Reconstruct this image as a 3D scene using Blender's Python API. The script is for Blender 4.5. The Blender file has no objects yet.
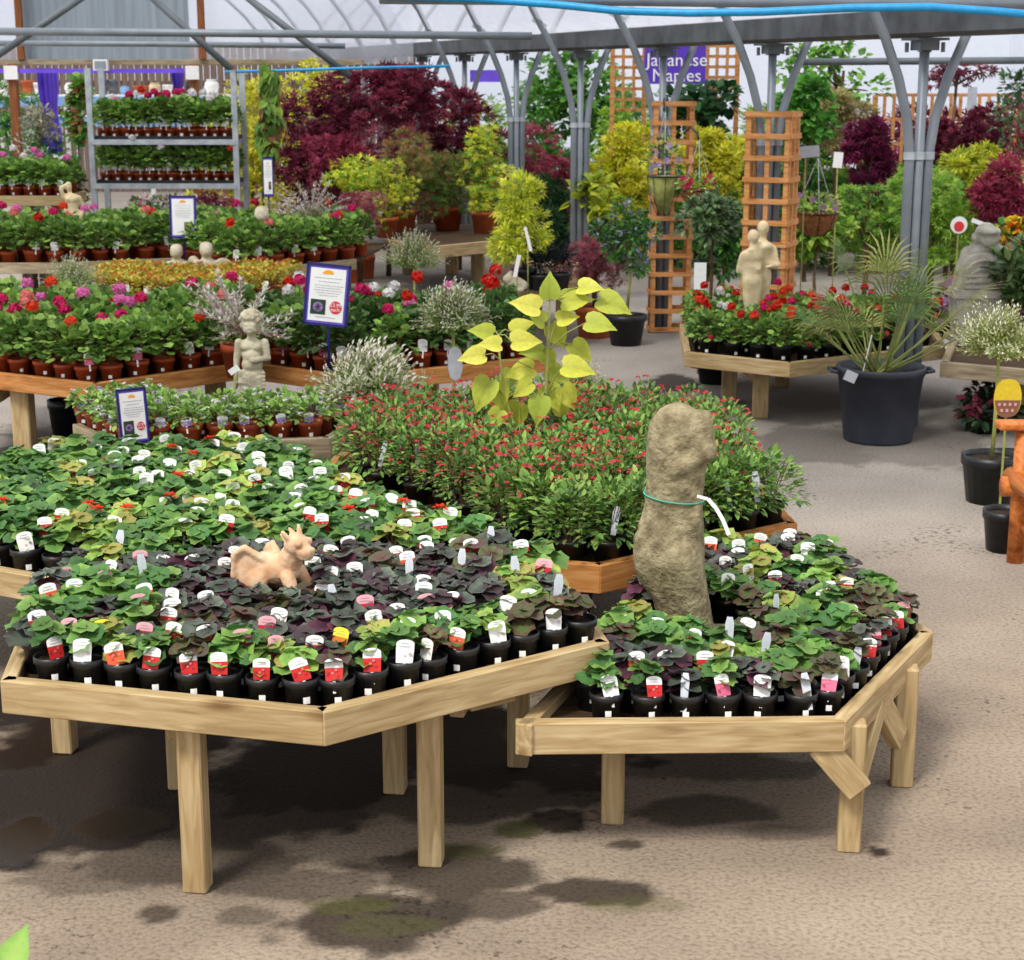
import bpy, bmesh, math, random
from mathutils import Vector, Matrix, noise
random.seed(7)
R = random.random
def U(a, b): return a + (b - a) * random.random()
C = bpy.context.scene.collection
# ------------------------------------------------------------------ camera model (1024 x 960 frame)
F, EYE = 1700.0, 2.1
PITCH = math.atan(408 / F); CP, SP = math.cos(PITCH), math.sin(PITCH)
def ray(x, y):
    u = (x - 512) / F; v = (480 - y) / F
    return (u, CP + v * SP, -SP + v * CP)
def P(x, y, z=0.0):
    d = ray(x, y); t = (z - EYE) / d[2]
    return (d[0] * t, d[1] * t)
def Q(x, y, Y):
    d = ray(x, y); t = Y / d[1]
    return (d[0] * t, Y, EYE + d[2] * t)
# ------------------------------------------------------------------ colour
def lin(h):
    h = h.lstrip('#'); o = []
    for i in (0, 2, 4):
        c = int(h[i:i+2], 16) / 255
        o.append(c / 12.92 if c <= .04045 else ((c + .055) / 1.055) ** 2.4)
    return tuple(o)
def mixc(a, b, t): return tuple(a[i] + (b[i] - a[i]) * t for i in range(3))
W3 = (1, 1, 1)
# ------------------------------------------------------------------ materials
def newmat(name):
    m = bpy.data.materials.new(name); m.use_nodes = True
    nt = m.node_tree; b = nt.nodes['Principled BSDF']
    return m, nt, b
def N(nt, t, **kw):
    n = nt.nodes.new(t)
    for k, v in kw.items():
        if k in n.inputs: n.inputs[k].default_value = v
        else: setattr(n, k, v)
    return n
def ramp(nt, stops):
    n = nt.nodes.new('ShaderNodeValToRGB'); e = n.color_ramp.elements
    while len(e) < len(stops): e.new(.5)
    for i, (p, c) in enumerate(stops):
        e[i].position = p; e[i].color = (*c, 1)
    return n
def L(nt, a, b): nt.links.new(a, b)
def mat_noise(name, c1, c2, scale=8, rough=.7, bump=.0, metal=0, spec=.4, detail=5, stretch=(1, 1, 1), bscale=None):
    m, nt, b = newmat(name)
    tc = N(nt, 'ShaderNodeTexCoord'); mp = N(nt, 'ShaderNodeMapping'); mp.inputs['Scale'].default_value = stretch
    L(nt, tc.outputs['Object'], mp.inputs[0])
    nz = N(nt, 'ShaderNodeTexNoise'); nz.inputs['Scale'].default_value = scale; nz.inputs['Detail'].default_value = detail
    L(nt, mp.outputs[0], nz.inputs['Vector'])
    r = ramp(nt, [(.32, c1), (.68, c2)]); L(nt, nz.outputs['Fac'], r.inputs[0]); L(nt, r.outputs[0], b.inputs['Base Color'])
    b.inputs['Roughness'].default_value = rough; b.inputs['Metallic'].default_value = metal
    b.inputs['Specular IOR Level'].default_value = spec
    if bump:
        n2 = N(nt, 'ShaderNodeTexNoise'); n2.inputs['Scale'].default_value = bscale or scale * 4; n2.inputs['Detail'].default_value = 6
        L(nt, mp.outputs[0], n2.inputs['Vector'])
        bp = N(nt, 'ShaderNodeBump'); bp.inputs['Strength'].default_value = bump; bp.inputs['Distance'].default_value = .01
        L(nt, n2.outputs['Fac'], bp.inputs['Height']); L(nt, bp.outputs[0], b.inputs['Normal'])
    return m
def mat_wood(name, c1, c2, c3, rough=.75):
    m, nt, b = newmat(name)
    tc = N(nt, 'ShaderNodeTexCoord'); oi = N(nt, 'ShaderNodeObjectInfo')
    ad = N(nt, 'ShaderNodeVectorMath', operation='ADD'); L(nt, tc.outputs['Object'], ad.inputs[0])
    sc = N(nt, 'ShaderNodeVectorMath', operation='SCALE'); sc.inputs['Scale'].default_value = 13
    cb = N(nt, 'ShaderNodeCombineXYZ'); L(nt, oi.outputs['Random'], cb.inputs[0]); L(nt, oi.outputs['Random'], cb.inputs[1])
    L(nt, cb.outputs[0], sc.inputs[0]); L(nt, sc.outputs[0], ad.inputs[1])
    mp = N(nt, 'ShaderNodeMapping'); mp.inputs['Scale'].default_value = (1.6, 16, 16); L(nt, ad.outputs[0], mp.inputs[0])
    nz = N(nt, 'ShaderNodeTexNoise'); nz.inputs['Scale'].default_value = 3.2; nz.inputs['Detail'].default_value = 6; nz.inputs['Distortion'].default_value = .8
    L(nt, mp.outputs[0], nz.inputs['Vector'])
    r = ramp(nt, [(.28, c1), (.5, c2), (.72, c3)]); L(nt, nz.outputs['Fac'], r.inputs[0])
    # knots
    m2 = N(nt, 'ShaderNodeMapping'); m2.inputs['Scale'].default_value = (2.2, 7, 7); L(nt, ad.outputs[0], m2.inputs[0])
    vo = N(nt, 'ShaderNodeTexVoronoi'); vo.inputs['Scale'].default_value = 1.0; L(nt, m2.outputs[0], vo.inputs['Vector'])
    kr = ramp(nt, [(.04, (.36, .22, .12)), (.16, W3)]); L(nt, vo.outputs['Distance'], kr.inputs[0])
    n3 = N(nt, 'ShaderNodeTexNoise'); n3.inputs['Scale'].default_value = 2.3; L(nt, ad.outputs[0], n3.inputs['Vector'])
    r3 = ramp(nt, [(.3, (.8, .78, .74)), (.6, W3)]); L(nt, n3.outputs['Fac'], r3.inputs[0])
    mx = N(nt, 'ShaderNodeMix', data_type='RGBA', blend_type='MULTIPLY'); mx.inputs[0].default_value = .75
    L(nt, r.outputs[0], mx.inputs[6]); L(nt, kr.outputs[0], mx.inputs[7])
    my = N(nt, 'ShaderNodeMix', data_type='RGBA', blend_type='MULTIPLY'); my.inputs[0].default_value = 1
    L(nt, mx.outputs[2], my.inputs[6]); L(nt, r3.outputs[0], my.inputs[7]); L(nt, my.outputs[2], b.inputs['Base Color'])
    b.inputs['Roughness'].default_value = rough; b.inputs['Specular IOR Level'].default_value = .25
    bp = N(nt, 'ShaderNodeBump'); bp.inputs['Strength'].default_value = .25; bp.inputs['Distance'].default_value = .004
    L(nt, nz.outputs['Fac'], bp.inputs['Height']); L(nt, bp.outputs[0], b.inputs['Normal'])
    return m
def mat_leaf(name, rough=.45, trans=.25, jit=.25, spec=.35, hue=.5, sat=1.0):
    """vertex colour foliage, a little light coming through"""
    m, nt, b = newmat(name)
    at = N(nt, 'ShaderNodeAttribute'); at.attribute_name = 'Col'
    oi = N(nt, 'ShaderNodeObjectInfo'); mr = N(nt, 'ShaderNodeMapRange')
    mr.inputs['To Min'].default_value = 1 - jit; mr.inputs['To Max'].default_value = 1 + jit
    L(nt, oi.outputs['Random'], mr.inputs[0])
    tc = N(nt, 'ShaderNodeTexCoord'); nz = N(nt, 'ShaderNodeTexNoise'); nz.inputs['Scale'].default_value = 60
    L(nt, tc.outputs['Object'], nz.inputs['Vector'])
    m3 = N(nt, 'ShaderNodeMapRange'); m3.inputs['To Min'].default_value = .8; m3.inputs['To Max'].default_value = 1.2; L(nt, nz.outputs['Fac'], m3.inputs[0])
    mu = N(nt, 'ShaderNodeMath', operation='MULTIPLY'); L(nt, mr.outputs[0], mu.inputs[0]); L(nt, m3.outputs[0], mu.inputs[1])
    hs = N(nt, 'ShaderNodeHueSaturation'); hs.inputs['Saturation'].default_value = sat; hs.inputs['Hue'].default_value = hue
    L(nt, mu.outputs[0], hs.inputs['Value']); L(nt, at.outputs['Color'], hs.inputs['Color'])
    L(nt, hs.outputs[0], b.inputs['Base Color']); b.inputs['Roughness'].default_value = rough; b.inputs['Specular IOR Level'].default_value = spec
    tr = N(nt, 'ShaderNodeBsdfTranslucent'); L(nt, hs.outputs[0], tr.inputs[0])
    ms = N(nt, 'ShaderNodeMixShader'); ms.inputs[0].default_value = trans
    out = nt.nodes['Material Output']; L(nt, b.outputs[0], ms.inputs[1]); L(nt, tr.outputs[0], ms.inputs[2]); L(nt, ms.outputs[0], out.inputs[0])
    return m
def mat_plain(name, hexc, rough=.6, metal=0, spec=.4, var=.12, scale=25):
    c = lin(hexc); return mat_noise(name, tuple(x * (1 - var) for x in c), tuple(min(1, x * (1 + var)) for x in c), scale, rough, 0, metal, spec)
M = {}
M['leaf'] = mat_leaf('foliage', .5, .24, .22, .3, .464, .92)
M['leaf2'] = mat_leaf('tree_foliage', .5, .3, .12, .3, .495, 1.0)
M['gloss'] = mat_leaf('glossy_foliage', .32, .15, .15, .5, .48, .85)
M['petal'] = mat_leaf('petal', .6, .3, .08, .2)
M['wood'] = mat_wood('treated_pine', lin('9a8058'), lin('b59c72'), lin('c9b48c'))
M['wood_warm'] = mat_wood('warm_pine', lin('9a6430'), lin('bd8046'), lin('cf9a60'))
M['wood_grey'] = mat_wood('weathered_pine', lin('7d7058'), lin('a3947a'), lin('b8aa90'))
M['wood_wet'] = mat_wood('wet_bench_boards', lin('2e2218'), lin('4a3826'), lin('5e4a34'))
M['trellis'] = mat_wood('orange_stained_wood', lin('b07038'), lin('d0935a'), lin('dca670'))
M['brown'] = mat_wood('brown_timber', lin('6a3c20'), lin('8a5430'), lin('9c6640'))
M['chair'] = mat_wood('orange_log_wood', lin('a85c28'), lin('c9773a'), lin('d88a4c'), .5)
M['black'] = mat_noise('black_plastic', lin('141517'), lin('26282a'), 30, .4, .1)
M['blackbig'] = mat_noise('dark_grey_plastic', lin('2a2e38'), lin('3a3e4a'), 6, .5, .1)
M['terra'] = mat_noise('terracotta_plastic', lin('8f3a1a'), lin('b24c22'), 12, .55, .1)
M['terra_o'] = mat_noise('orange_clay', lin('b4552c'), lin('cf6f42'), 7, .7, .2)
M['soil'] = mat_noise('compost', lin('1c120c'), lin('3a281c'), 60, .95, .6)
M['white'] = mat_plain('white_card', 'f0f0ee', .6, var=.03)
M['stone'] = mat_noise('weathered_stone', lin('6e6248'), lin('a89c7c'), 26, .9, .9, bscale=75)
M['stone_p'] = mat_noise('pale_stone', lin('a39a80'), lin('d2c9b0'), 14, .85, .5, bscale=90)
M['stone_c'] = mat_noise('cream_stone', lin('c8b288'), lin('e6d6b0'), 14, .85, .4)
M['stone_g'] = mat_noise('grey_stone', lin('9a978a'), lin('c4c0b4'), 14, .9, .5)
M['clay'] = mat_noise('pale_terracotta', lin('c4946c'), lin('e2c4a4'), 16, .8, .3)
M['galv'] = mat_noise('galvanised_steel', lin('7a828a'), lin('8c949c'), 5, .45, 0, metal=.2)
M['galvd'] = mat_noise('dull_steel', lin('60676d'), lin('72797e'), 4, .55, .05, metal=.25)
M['gutter'] = mat_noise('dark_steel_gutter', lin('3d4043'), lin('62666a'), 5, .5, .05, metal=.3)
M['alu'] = mat_noise('rack_metal', lin('9aa3aa'), lin('c2c9ce'), 10, .4, 0, metal=.3)
M['bark'] = mat_noise('bark', lin('4a3626'), lin('7a6248'), 30, .9, .5, stretch=(1, 1, .3))
M['cane'] = mat_noise('cane', lin('7e8a3c'), lin('a8a460'), 20, .7, 0)
M['navy'] = mat_plain('navy_frame', '1f1c66', .4)
M['violet'] = mat_plain('violet_border', '6a55c8', .5)
M['purple'] = mat_plain('purple_cloth', '7454e0', .7, var=.18, scale=5)
M['signp'] = mat_plain('purple_board', '5b35b8', .5, var=.04)
M['red'] = mat_plain('red_disc', 'd8323a', .5, var=.05)
M['yellow'] = mat_plain('orange_yellow', 'f2a81c', .5)
M['ink'] = mat_plain('pale_ink', '9a9aa8', .7)
M['blue'] = mat_plain('blue_hose', '2a9fdc', .4)
M['bluep'] = mat_plain('blue_print', '86aede', .5)
M['greytag'] = mat_plain('grey_tag', 'b8bcc4', .5)
M['greenwire'] = mat_plain('green_wire', '4aa890', .5)
M['liner'] = mat_noise('coir_liner', lin('7a4a2a'), lin('a06a40'), 40, .95, .5)
M['slat'] = mat_noise('brown_slats', lin('5c4a40'), lin('8a7466'), 3, .8, .1, stretch=(12, 12, .5))
M['panel'] = mat_noise('grey_sheet', lin('7f8a94'), lin('96a2ac'), 2, .7, 0, stretch=(8, 8, .4))
M['lattice'] = mat_plain('white_lattice', 'e6e6e0', .6)
M['vcol'] = mat_leaf('painted', .6, 0, .0, .3)
# ------------------------------------------------------------------ mesh builder
class MB:
    def __init__(s): s.v = []; s.f = []; s.m = []; s.c = []
    def add(s, vs, fs, mat=0, col=W3):
        o = len(s.v); s.v += [tuple(v) for v in vs]
        if isinstance(col, list): s.c += col
        else: s.c += [col] * len(vs)
        for f in fs: s.f.append(tuple(i + o for i in f)); s.m.append(mat)
    def box(s, c, d, rot=None, mat=0, col=W3, bev=0.0):
        x, y, z = d[0] / 2, d[1] / 2, d[2] / 2; c = Vector(c)
        vs = [Vector((a * x, b * y, e * z)) for a in (-1, 1) for b in (-1, 1) for e in (-1, 1)]
        if rot is not None: vs = [rot @ v for v in vs]
        s.add([v + c for v in vs], [(0, 1, 3, 2), (4, 6, 7, 5), (0, 4, 5, 1), (2, 3, 7, 6), (0, 2, 6, 4), (1, 5, 7, 3)], mat, col)
    def tube(s, pts, rad, seg=8, mat=0, col=W3, cap=True):
        pts = [Vector(p) for p in pts]; n = len(pts)
        if not isinstance(rad, (list, tuple)): rad = [rad] * n
        vs = []; up = None
        for i, p in enumerate(pts):
            t = (pts[min(i + 1, n - 1)] - pts[max(i - 1, 0)]).normalized()
            if up is None: up = t.orthogonal().normalized()
            up = (up - t * up.dot(t)); up = up.normalized() if up.length > 1e-6 else t.orthogonal().normalized()
            b = t.cross(up)
            for k in range(seg):
                a = 2 * math.pi * k / seg; vs.append(p + (up * math.cos(a) + b * math.sin(a)) * rad[i])
        fs = [(i * seg + k, i * seg + (k + 1) % seg, (i + 1) * seg + (k + 1) % seg, (i + 1) * seg + k) for i in range(n - 1) for k in range(seg)]
        if cap: fs += [tuple(range(seg - 1, -1, -1)), tuple((n - 1) * seg + k for k in range(seg))]
        s.add(vs, fs, mat, col)
    def lathe(s, prof, seg=20, c=(0, 0, 0), mat=0, col=W3, cap0=False, cap1=False):
        vs = [(c[0] + r * math.cos(2 * math.pi * k / seg), c[1] + r * math.sin(2 * math.pi * k / seg), c[2] + z) for r, z in prof for k in range(seg)]
        fs = [(i * seg + k, i * seg + (k + 1) % seg, (i + 1) * seg + (k + 1) % seg, (i + 1) * seg + k) for i in range(len(prof) - 1) for k in range(seg)]
        if cap0: fs.append(tuple(range(seg - 1, -1, -1)))
        if cap1: fs.append(tuple((len(prof) - 1) * seg + k for k in range(seg)))
        s.add(vs, fs, mat, col)
    def poly(s, pts, z0, z1, mat=0, col=W3):
        n = len(pts)
        s.add([(x, y, z0) for x, y in pts] + [(x, y, z1) for x, y in pts],
              [tuple(range(n - 1, -1, -1)), tuple(range(n, 2 * n))] + [(i, (i + 1) % n, n + (i + 1) % n, n + i) for i in range(n)], mat, col)
    def leaf(s, p, d, n, Ln, Wd, kind='oval', col=W3, col2=None, mat=0, droop=.15):
        p = Vector(p); d = Vector(d).normalized(); n = Vector(n)
        n = n - d * n.dot(d)
        n = n.normalized() if n.length > 1e-5 else d.orthogonal().normalized()
        r = d.cross(n)
        def q(t, w, h=0): return p + d * (t * Ln) + r * (w * Wd) + n * (h * Wd - droop * Ln * t * t)
        c2 = col2 or col
        if kind == 'quad':
            s.add([q(0, 0), q(.5, .5, .12), q(1, 0), q(.5, -.5, .12)], [(0, 1, 2), (0, 2, 3)], mat, [c2, col, c2, col])
        elif kind == 'oval':
            s.add([q(0, 0), q(.38, .5, .1), q(.38, 0), q(.38, -.5, .1), q(.74, .33, .07), q(.74, 0), q(.74, -.33, .07), q(1, 0)],
                  [(0, 2, 1), (0, 3, 2), (1, 2, 5, 4), (2, 3, 6, 5), (4, 5, 7), (5, 6, 7)], mat, [c2, col, c2, col, col, c2, col, col])
        elif kind == 'heart':
            prof = [(-.08, .2), (-.04, .4), (.15, .52), (.4, .5), (.65, .34), (.85, .15)]
            vs = [q(0, 0)] + [q(t, w, .12 * w * 2) for t, w in prof] + [q(1.05, 0, -.05)] + [q(t, -w, .12 * w * 2) for t, w in reversed(prof)] + [q(.3, 0), q(.65, 0)]
            k = len(prof); tip = k + 1; m1 = 2 * k + 2; m2 = m1 + 1
            fs = [(0, 1, 2), (0, 2, 3), (0, 3, m1), (m1, 3, 4), (m1, 4, 5, m2), (m2, 5, 6), (m2, 6, tip), (0, 2 * k + 1, 2 * k), ]
            fs = [(0, 2, 1), (0, 3, 2), (0, m1, 3), (m1, 4, 3), (m1, m2, 5, 4), (m2, 6, 5), (m2, tip, 6),
                  (0, tip + 6, tip + 5), (0, tip + 5, tip + 4), (0, tip + 4, m1), (m1, tip + 4, tip + 3), (m1, tip + 3, tip + 2, m2), (m2, tip + 2, tip + 1), (m2, tip + 1, tip)]
            cs = [c2] + [col] * k + [col] + [col] * k + [c2, c2]
            s.add(vs, fs, mat, cs)
        elif kind in ('round', 'wavy', 'star'):
            k = {'round': 8, 'wavy': 14, 'star': 10}[kind]
            vs = [q(.38, 0, -.10)]; cs = [c2]
            for i in range(k):
                a = 2 * math.pi * i / k + .3
                rr = {'round': U(.47, .53), 'wavy': (.52 if i % 2 else .465) * U(.93, 1.07), 'star': (.62 if i % 2 else .2)}[kind]
                vs.append(q(.38 + rr * math.cos(a), rr * math.sin(a), U(-.04, .12))); cs.append(col if kind != 'wavy' or i % 2 else mixc(col, c2, .5))
            s.add(vs, [(0, 1 + i, 1 + (i + 1) % k) for i in range(k)], mat, cs)
        elif kind == 'palm3':
            for a in (-.7, 0, .7):
                dd = d * math.cos(a) + r * math.sin(a); rr = dd.cross(n); l = Ln * (1 if a == 0 else .8)
                s.add([p, p + dd * l * .5 + rr * Wd * .16, p + dd * l - n * droop * l, p + dd * l * .5 - rr * Wd * .16], [(0, 1, 2, 3)], mat, [c2, col, col, col])
    def mesh(s, name, mats, smooth=False):
        me = bpy.data.meshes.new(name); me.from_pydata(s.v, [], s.f)
        for m in mats: me.materials.append(m)
        if len(mats) > 1: me.polygons.foreach_set('material_index', s.m)
        ca = me.color_attributes.new('Col', 'FLOAT_COLOR', 'POINT')
        buf = []
        for c in s.c: buf += [c[0], c[1], c[2], 1]
        ca.data.foreach_set('color', buf)
        if smooth: me.polygons.foreach_set('use_smooth', [True] * len(me.polygons))
        me.update(); return me
def link(name, me, parent=None, loc=(0, 0, 0), rotz=0):
    o = bpy.data.objects.new(name, me); C.objects.link(o); o.parent = parent
    o.location = loc; o.rotation_euler = (0, 0, rotz); return o
def part(name, mb, mats, parent, smooth=False, loc=(0, 0, 0)):
    if not isinstance(mats, list): mats = [mats]
    return link(name, mb.mesh(name, mats, smooth), parent, loc)
def tag(o, label=None, cat=None, group=None, kind=None):
    if label: o['label'] = label
    if cat: o['category'] = cat
    if group: o['group'] = group
    if kind: o['kind'] = kind
    return o
def thing(name, label, cat, loc=(0, 0, 0), rotz=0, group=None):
    o = bpy.data.objects.new(name, None); C.objects.link(o); o.empty_display_size = .05
    o.location = loc; o.rotation_euler = (0, 0, rotz); return tag(o, label, cat, group)
def bar(name, p0, p1, w, h, mat, parent=None, up=(0, 0, 1), org=(0, 0, 0)):
    """a squared timber from p0 to p1 whose own x axis is its length"""
    p0, p1 = Vector(p0) - Vector(org), Vector(p1) - Vector(org); d = p1 - p0; ln = d.length; x = d.normalized(); u = Vector(up)
    if abs(x.dot(u)) > .95: u = Vector((0, 1, 0))
    y = u.cross(x).normalized(); z = x.cross(y)
    bm = bmesh.new(); bmesh.ops.create_cube(bm, size=1)
    for v in bm.verts: v.co = Vector((v.co.x * ln, v.co.y * w, v.co.z * h))
    bmesh.ops.bevel(bm, geom=bm.edges[:], offset=min(w, h) * .07, segments=1, affect='EDGES')
    me = bpy.data.meshes.new(name); bm.to_mesh(me); bm.free(); me.materials.append(mat)
    o = bpy.data.objects.new(name, me); C.objects.link(o); o.parent = parent
    o.matrix_local = Matrix.Translation((p0 + p1) / 2) @ Matrix((x, y, z)).transposed().to_4x4()
    return o
def place(spec, name, label, cat, loc, rotz=0, group=None, scale=1.0, fr=None):
    """one thing from a parts list; copies share their mesh data"""
    r = thing(name, label, cat, loc, rotz, group); r.scale = (scale,) * 3; pt_ = None
    for it in spec:
        nm, me, l, spin = it[:4]
        o = link(nm, me, pt_ if nm == 'price_sticker' and pt_ else r, l, U(0, 6.28) if spin else 0)
        if nm == 'pot': pt_ = o
        if nm == 'plant_tag': o.rotation_euler = (U(-.25, .1), U(-.16, .16), U(-.45, .45))
        if len(it) > 4:
            for sn, sm, sl in it[4]: link(sn, sm, o, sl)
    return r
ORD = ['first', 'second', 'third', 'fourth', 'fifth', 'sixth', 'seventh', 'eighth', 'ninth', 'tenth', 'eleventh', 'twelfth', 'thirteenth',
       'fourteenth', 'fifteenth', 'sixteenth', 'seventeenth', 'eighteenth', 'nineteenth', 'twentieth', 'twenty-first', 'twenty-second', 'twenty-third', 'twenty-fourth', 'twenty-fifth', 'twenty-sixth']
def inside(p, poly, m=0.0):
    n = len(poly); c = False; x, y = p[0], p[1]
    for i in range(n):
        x1, y1 = poly[i][:2]; x2, y2 = poly[(i + 1) % n][:2]
        if (y1 > y) != (y2 > y) and x < (x2 - x1) * (y - y1) / (y2 - y1) + x1: c = not c
        if m:
            dx, dy = x2 - x1, y2 - y1; t = max(0, min(1, ((x - x1) * dx + (y - y1) * dy) / (dx * dx + dy * dy)))
            if math.hypot(x - x1 - t * dx, y - y1 - t * dy) < m: return False
    return c
# ------------------------------------------------------------------ sculpting: blobs fused into one skin
def sculpt(name, blobs, voxel, mat, parent=None, loc=(0, 0, 0), rough=0.0, smooth=4, scale=1.0, rs=30):
    bm = bmesh.new()
    for b in blobs:
        if b[0] == 'e':
            _, c, r, *rot = b
            mt = Matrix.Translation(Vector(c) * scale) @ (Matrix.Rotation(rot[0][1], 4, rot[0][0]) if rot else Matrix()) @ Matrix.Diagonal((r[0] * scale, r[1] * scale, r[2] * scale, 1))
            bmesh.ops.create_icosphere(bm, subdivisions=3, radius=1, matrix=mt)
        elif b[0] == 'c':
            _, a, e, r0, r1 = b; a = Vector(a) * scale; e = Vector(e) * scale; n = max(3, int((e - a).length / (min(r0, r1) * scale) * 2.2))
            for i in range(n + 1):
                t = i / n; bmesh.ops.create_icosphere(bm, subdivisions=2, radius=(r0 + (r1 - r0) * t) * scale, matrix=Matrix.Translation(a.lerp(e, t)))
        elif b[0] == 'b':
            _, c, d, *rot = b
            mt = Matrix.Translation(Vector(c) * scale) @ (Matrix.Rotation(rot[0][1], 4, rot[0][0]) if rot else Matrix()) @ Matrix.Diagonal((d[0] * scale, d[1] * scale, d[2] * scale, 1))
            bmesh.ops.create_cube(bm, size=1, matrix=mt)
    me = bpy.data.meshes.new(name); bm.to_mesh(me); bm.free()
    o = bpy.data.objects.new(name, me); C.objects.link(o)
    md = o.modifiers.new('r', 'REMESH'); md.mode = 'VOXEL'; md.voxel_size = voxel * scale
    ms = o.modifiers.new('s', 'SMOOTH'); ms.iterations = smooth; ms.factor = .6
    dg = bpy.context.evaluated_depsgraph_get(); dg.update()
    me2 = bpy.data.meshes.new_from_object(o.evaluated_get(dg)); bpy.data.objects.remove(o)
    if rough:
        me2.update(); ns = [v.normal.copy() for v in me2.vertices]
        for v, nn in zip(me2.vertices, ns): v.co += nn * rough * (noise.noise(v.co * rs) + .6 * noise.noise(v.co * rs * 2.7))
    me2.materials.clear(); me2.materials.append(mat); me2.polygons.foreach_set('use_smooth', [True] * len(me2.polygons))
    me2.name = name
    return link(name, me2, parent, loc)
# =================================================================== camera, world, light
cam = bpy.data.cameras.new('camera'); co = bpy.data.objects.new('camera', cam); C.objects.link(co)
co.location = (0, 0, EYE); co.rotation_euler = (math.pi / 2 - PITCH, 0, 0)
cam.sensor_width = 36; cam.sensor_fit = 'HORIZONTAL'; cam.lens = F / 1024 * 36; cam.clip_end = 200
cam.dof.use_dof = True; cam.dof.focus_distance = 4.9; cam.dof.aperture_fstop = 10
bpy.context.scene.camera = co
sc = bpy.context.scene
sc.view_settings.view_transform = 'Standard'; sc.view_settings.look = 'None'; sc.view_settings.exposure = 0.14
w = bpy.data.worlds.new('sky'); sc.world = w; w.use_nodes = True; nt = w.node_tree
bg = nt.nodes['Background']
tc = N(nt, 'ShaderNodeTexCoord'); sx = N(nt, 'ShaderNodeSeparateXYZ'); L(nt, tc.outputs['Generated'], sx.inputs[0])
rp = ramp(nt, [(.0, (.62, .66, .74)), (.12, (.86, .88, .95)), (.6, (1.0, .99, .98))]); L(nt, sx.outputs[2], rp.inputs[0]); L(nt, rp.outputs[0], bg.inputs[0])
bg.inputs[1].default_value = 1.1
sl = bpy.data.lights.new('sun', 'SUN'); sl.energy = 3.0; sl.angle = math.radians(14); sl.color = (1.0, .96, .88)
so = bpy.data.objects.new('sun', sl); C.objects.link(so); so.rotation_euler = Vector((.45, .62, -1.15)).to_track_quat('-Z', 'Y').to_euler()
sc.cycles.max_bounces = 7; sc.cycles.transparent_max_bounces = 12; sc.cycles.diffuse_bounces = 3
sc.cycles.use_denoising = True; sc.cycles.caustics_reflective = False; sc.cycles.caustics_refractive = False
sc.cycles.sample_clamp_indirect = 4
# =================================================================== ground
m, nt, b = newmat('yard_concrete')
geo = N(nt, 'ShaderNodeNewGeometry')
nz = N(nt, 'ShaderNodeTexNoise'); nz.inputs['Scale'].default_value = 1.1; nz.inputs['Detail'].default_value = 7; L(nt, geo.outputs['Position'], nz.inputs['Vector'])
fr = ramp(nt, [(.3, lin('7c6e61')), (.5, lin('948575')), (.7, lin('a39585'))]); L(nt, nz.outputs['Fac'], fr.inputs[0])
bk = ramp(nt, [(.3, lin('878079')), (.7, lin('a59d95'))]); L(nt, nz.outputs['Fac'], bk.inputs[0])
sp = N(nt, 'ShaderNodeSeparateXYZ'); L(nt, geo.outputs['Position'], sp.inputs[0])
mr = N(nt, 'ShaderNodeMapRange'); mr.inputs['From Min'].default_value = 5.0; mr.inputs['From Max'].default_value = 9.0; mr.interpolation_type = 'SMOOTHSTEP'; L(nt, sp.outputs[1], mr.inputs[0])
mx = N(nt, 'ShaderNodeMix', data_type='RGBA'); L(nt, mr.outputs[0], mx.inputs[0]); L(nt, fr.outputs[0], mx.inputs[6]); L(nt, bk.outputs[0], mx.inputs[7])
n2 = N(nt, 'ShaderNodeTexNoise'); n2.inputs['Scale'].default_value = 70; n2.inputs['Detail'].default_value = 4; L(nt, geo.outputs['Position'], n2.inputs['Vector'])
r2 = ramp(nt, [(.34, (.72, .70, .68)), (.5, W3), (.66, (1.12, 1.12, 1.1))]); L(nt, n2.outputs['Fac'], r2.inputs[0])
mg = N(nt, 'ShaderNodeMix', data_type='RGBA', blend_type='MULTIPLY'); mg.inputs[0].default_value = 1; L(nt, mx.outputs[2], mg.inputs[6]); L(nt, r2.outputs[0], mg.inputs[7])
# scattered dark crumbs of compost
n4 = N(nt, 'ShaderNodeTexNoise'); n4.inputs['Scale'].default_value = 34; n4.inputs['Detail'].default_value = 3; L(nt, geo.outputs['Position'], n4.inputs['Vector'])
n5 = N(nt, 'ShaderNodeTexNoise'); n5.inputs['Scale'].default_value = 1.7; L(nt, geo.outputs['Position'], n5.inputs['Vector'])
ml = N(nt, 'ShaderNodeMath', operation='MULTIPLY'); L(nt, n4.outputs['Fac'], ml.inputs[0]); L(nt, n5.outputs['Fac'], ml.inputs[1])
r4 = ramp(nt, [(.36, W3), (.41, (.35, .3, .26))]); L(nt, ml.outputs[0], r4.inputs[0])
mg2 = N(nt, 'ShaderNodeMix', data_type='RGBA', blend_type='MULTIPLY'); mg2.inputs[0].default_value = .8; L(nt, mg.outputs[2], mg2.inputs[6]); L(nt, r4.outputs[0], mg2.inputs[7])
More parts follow.
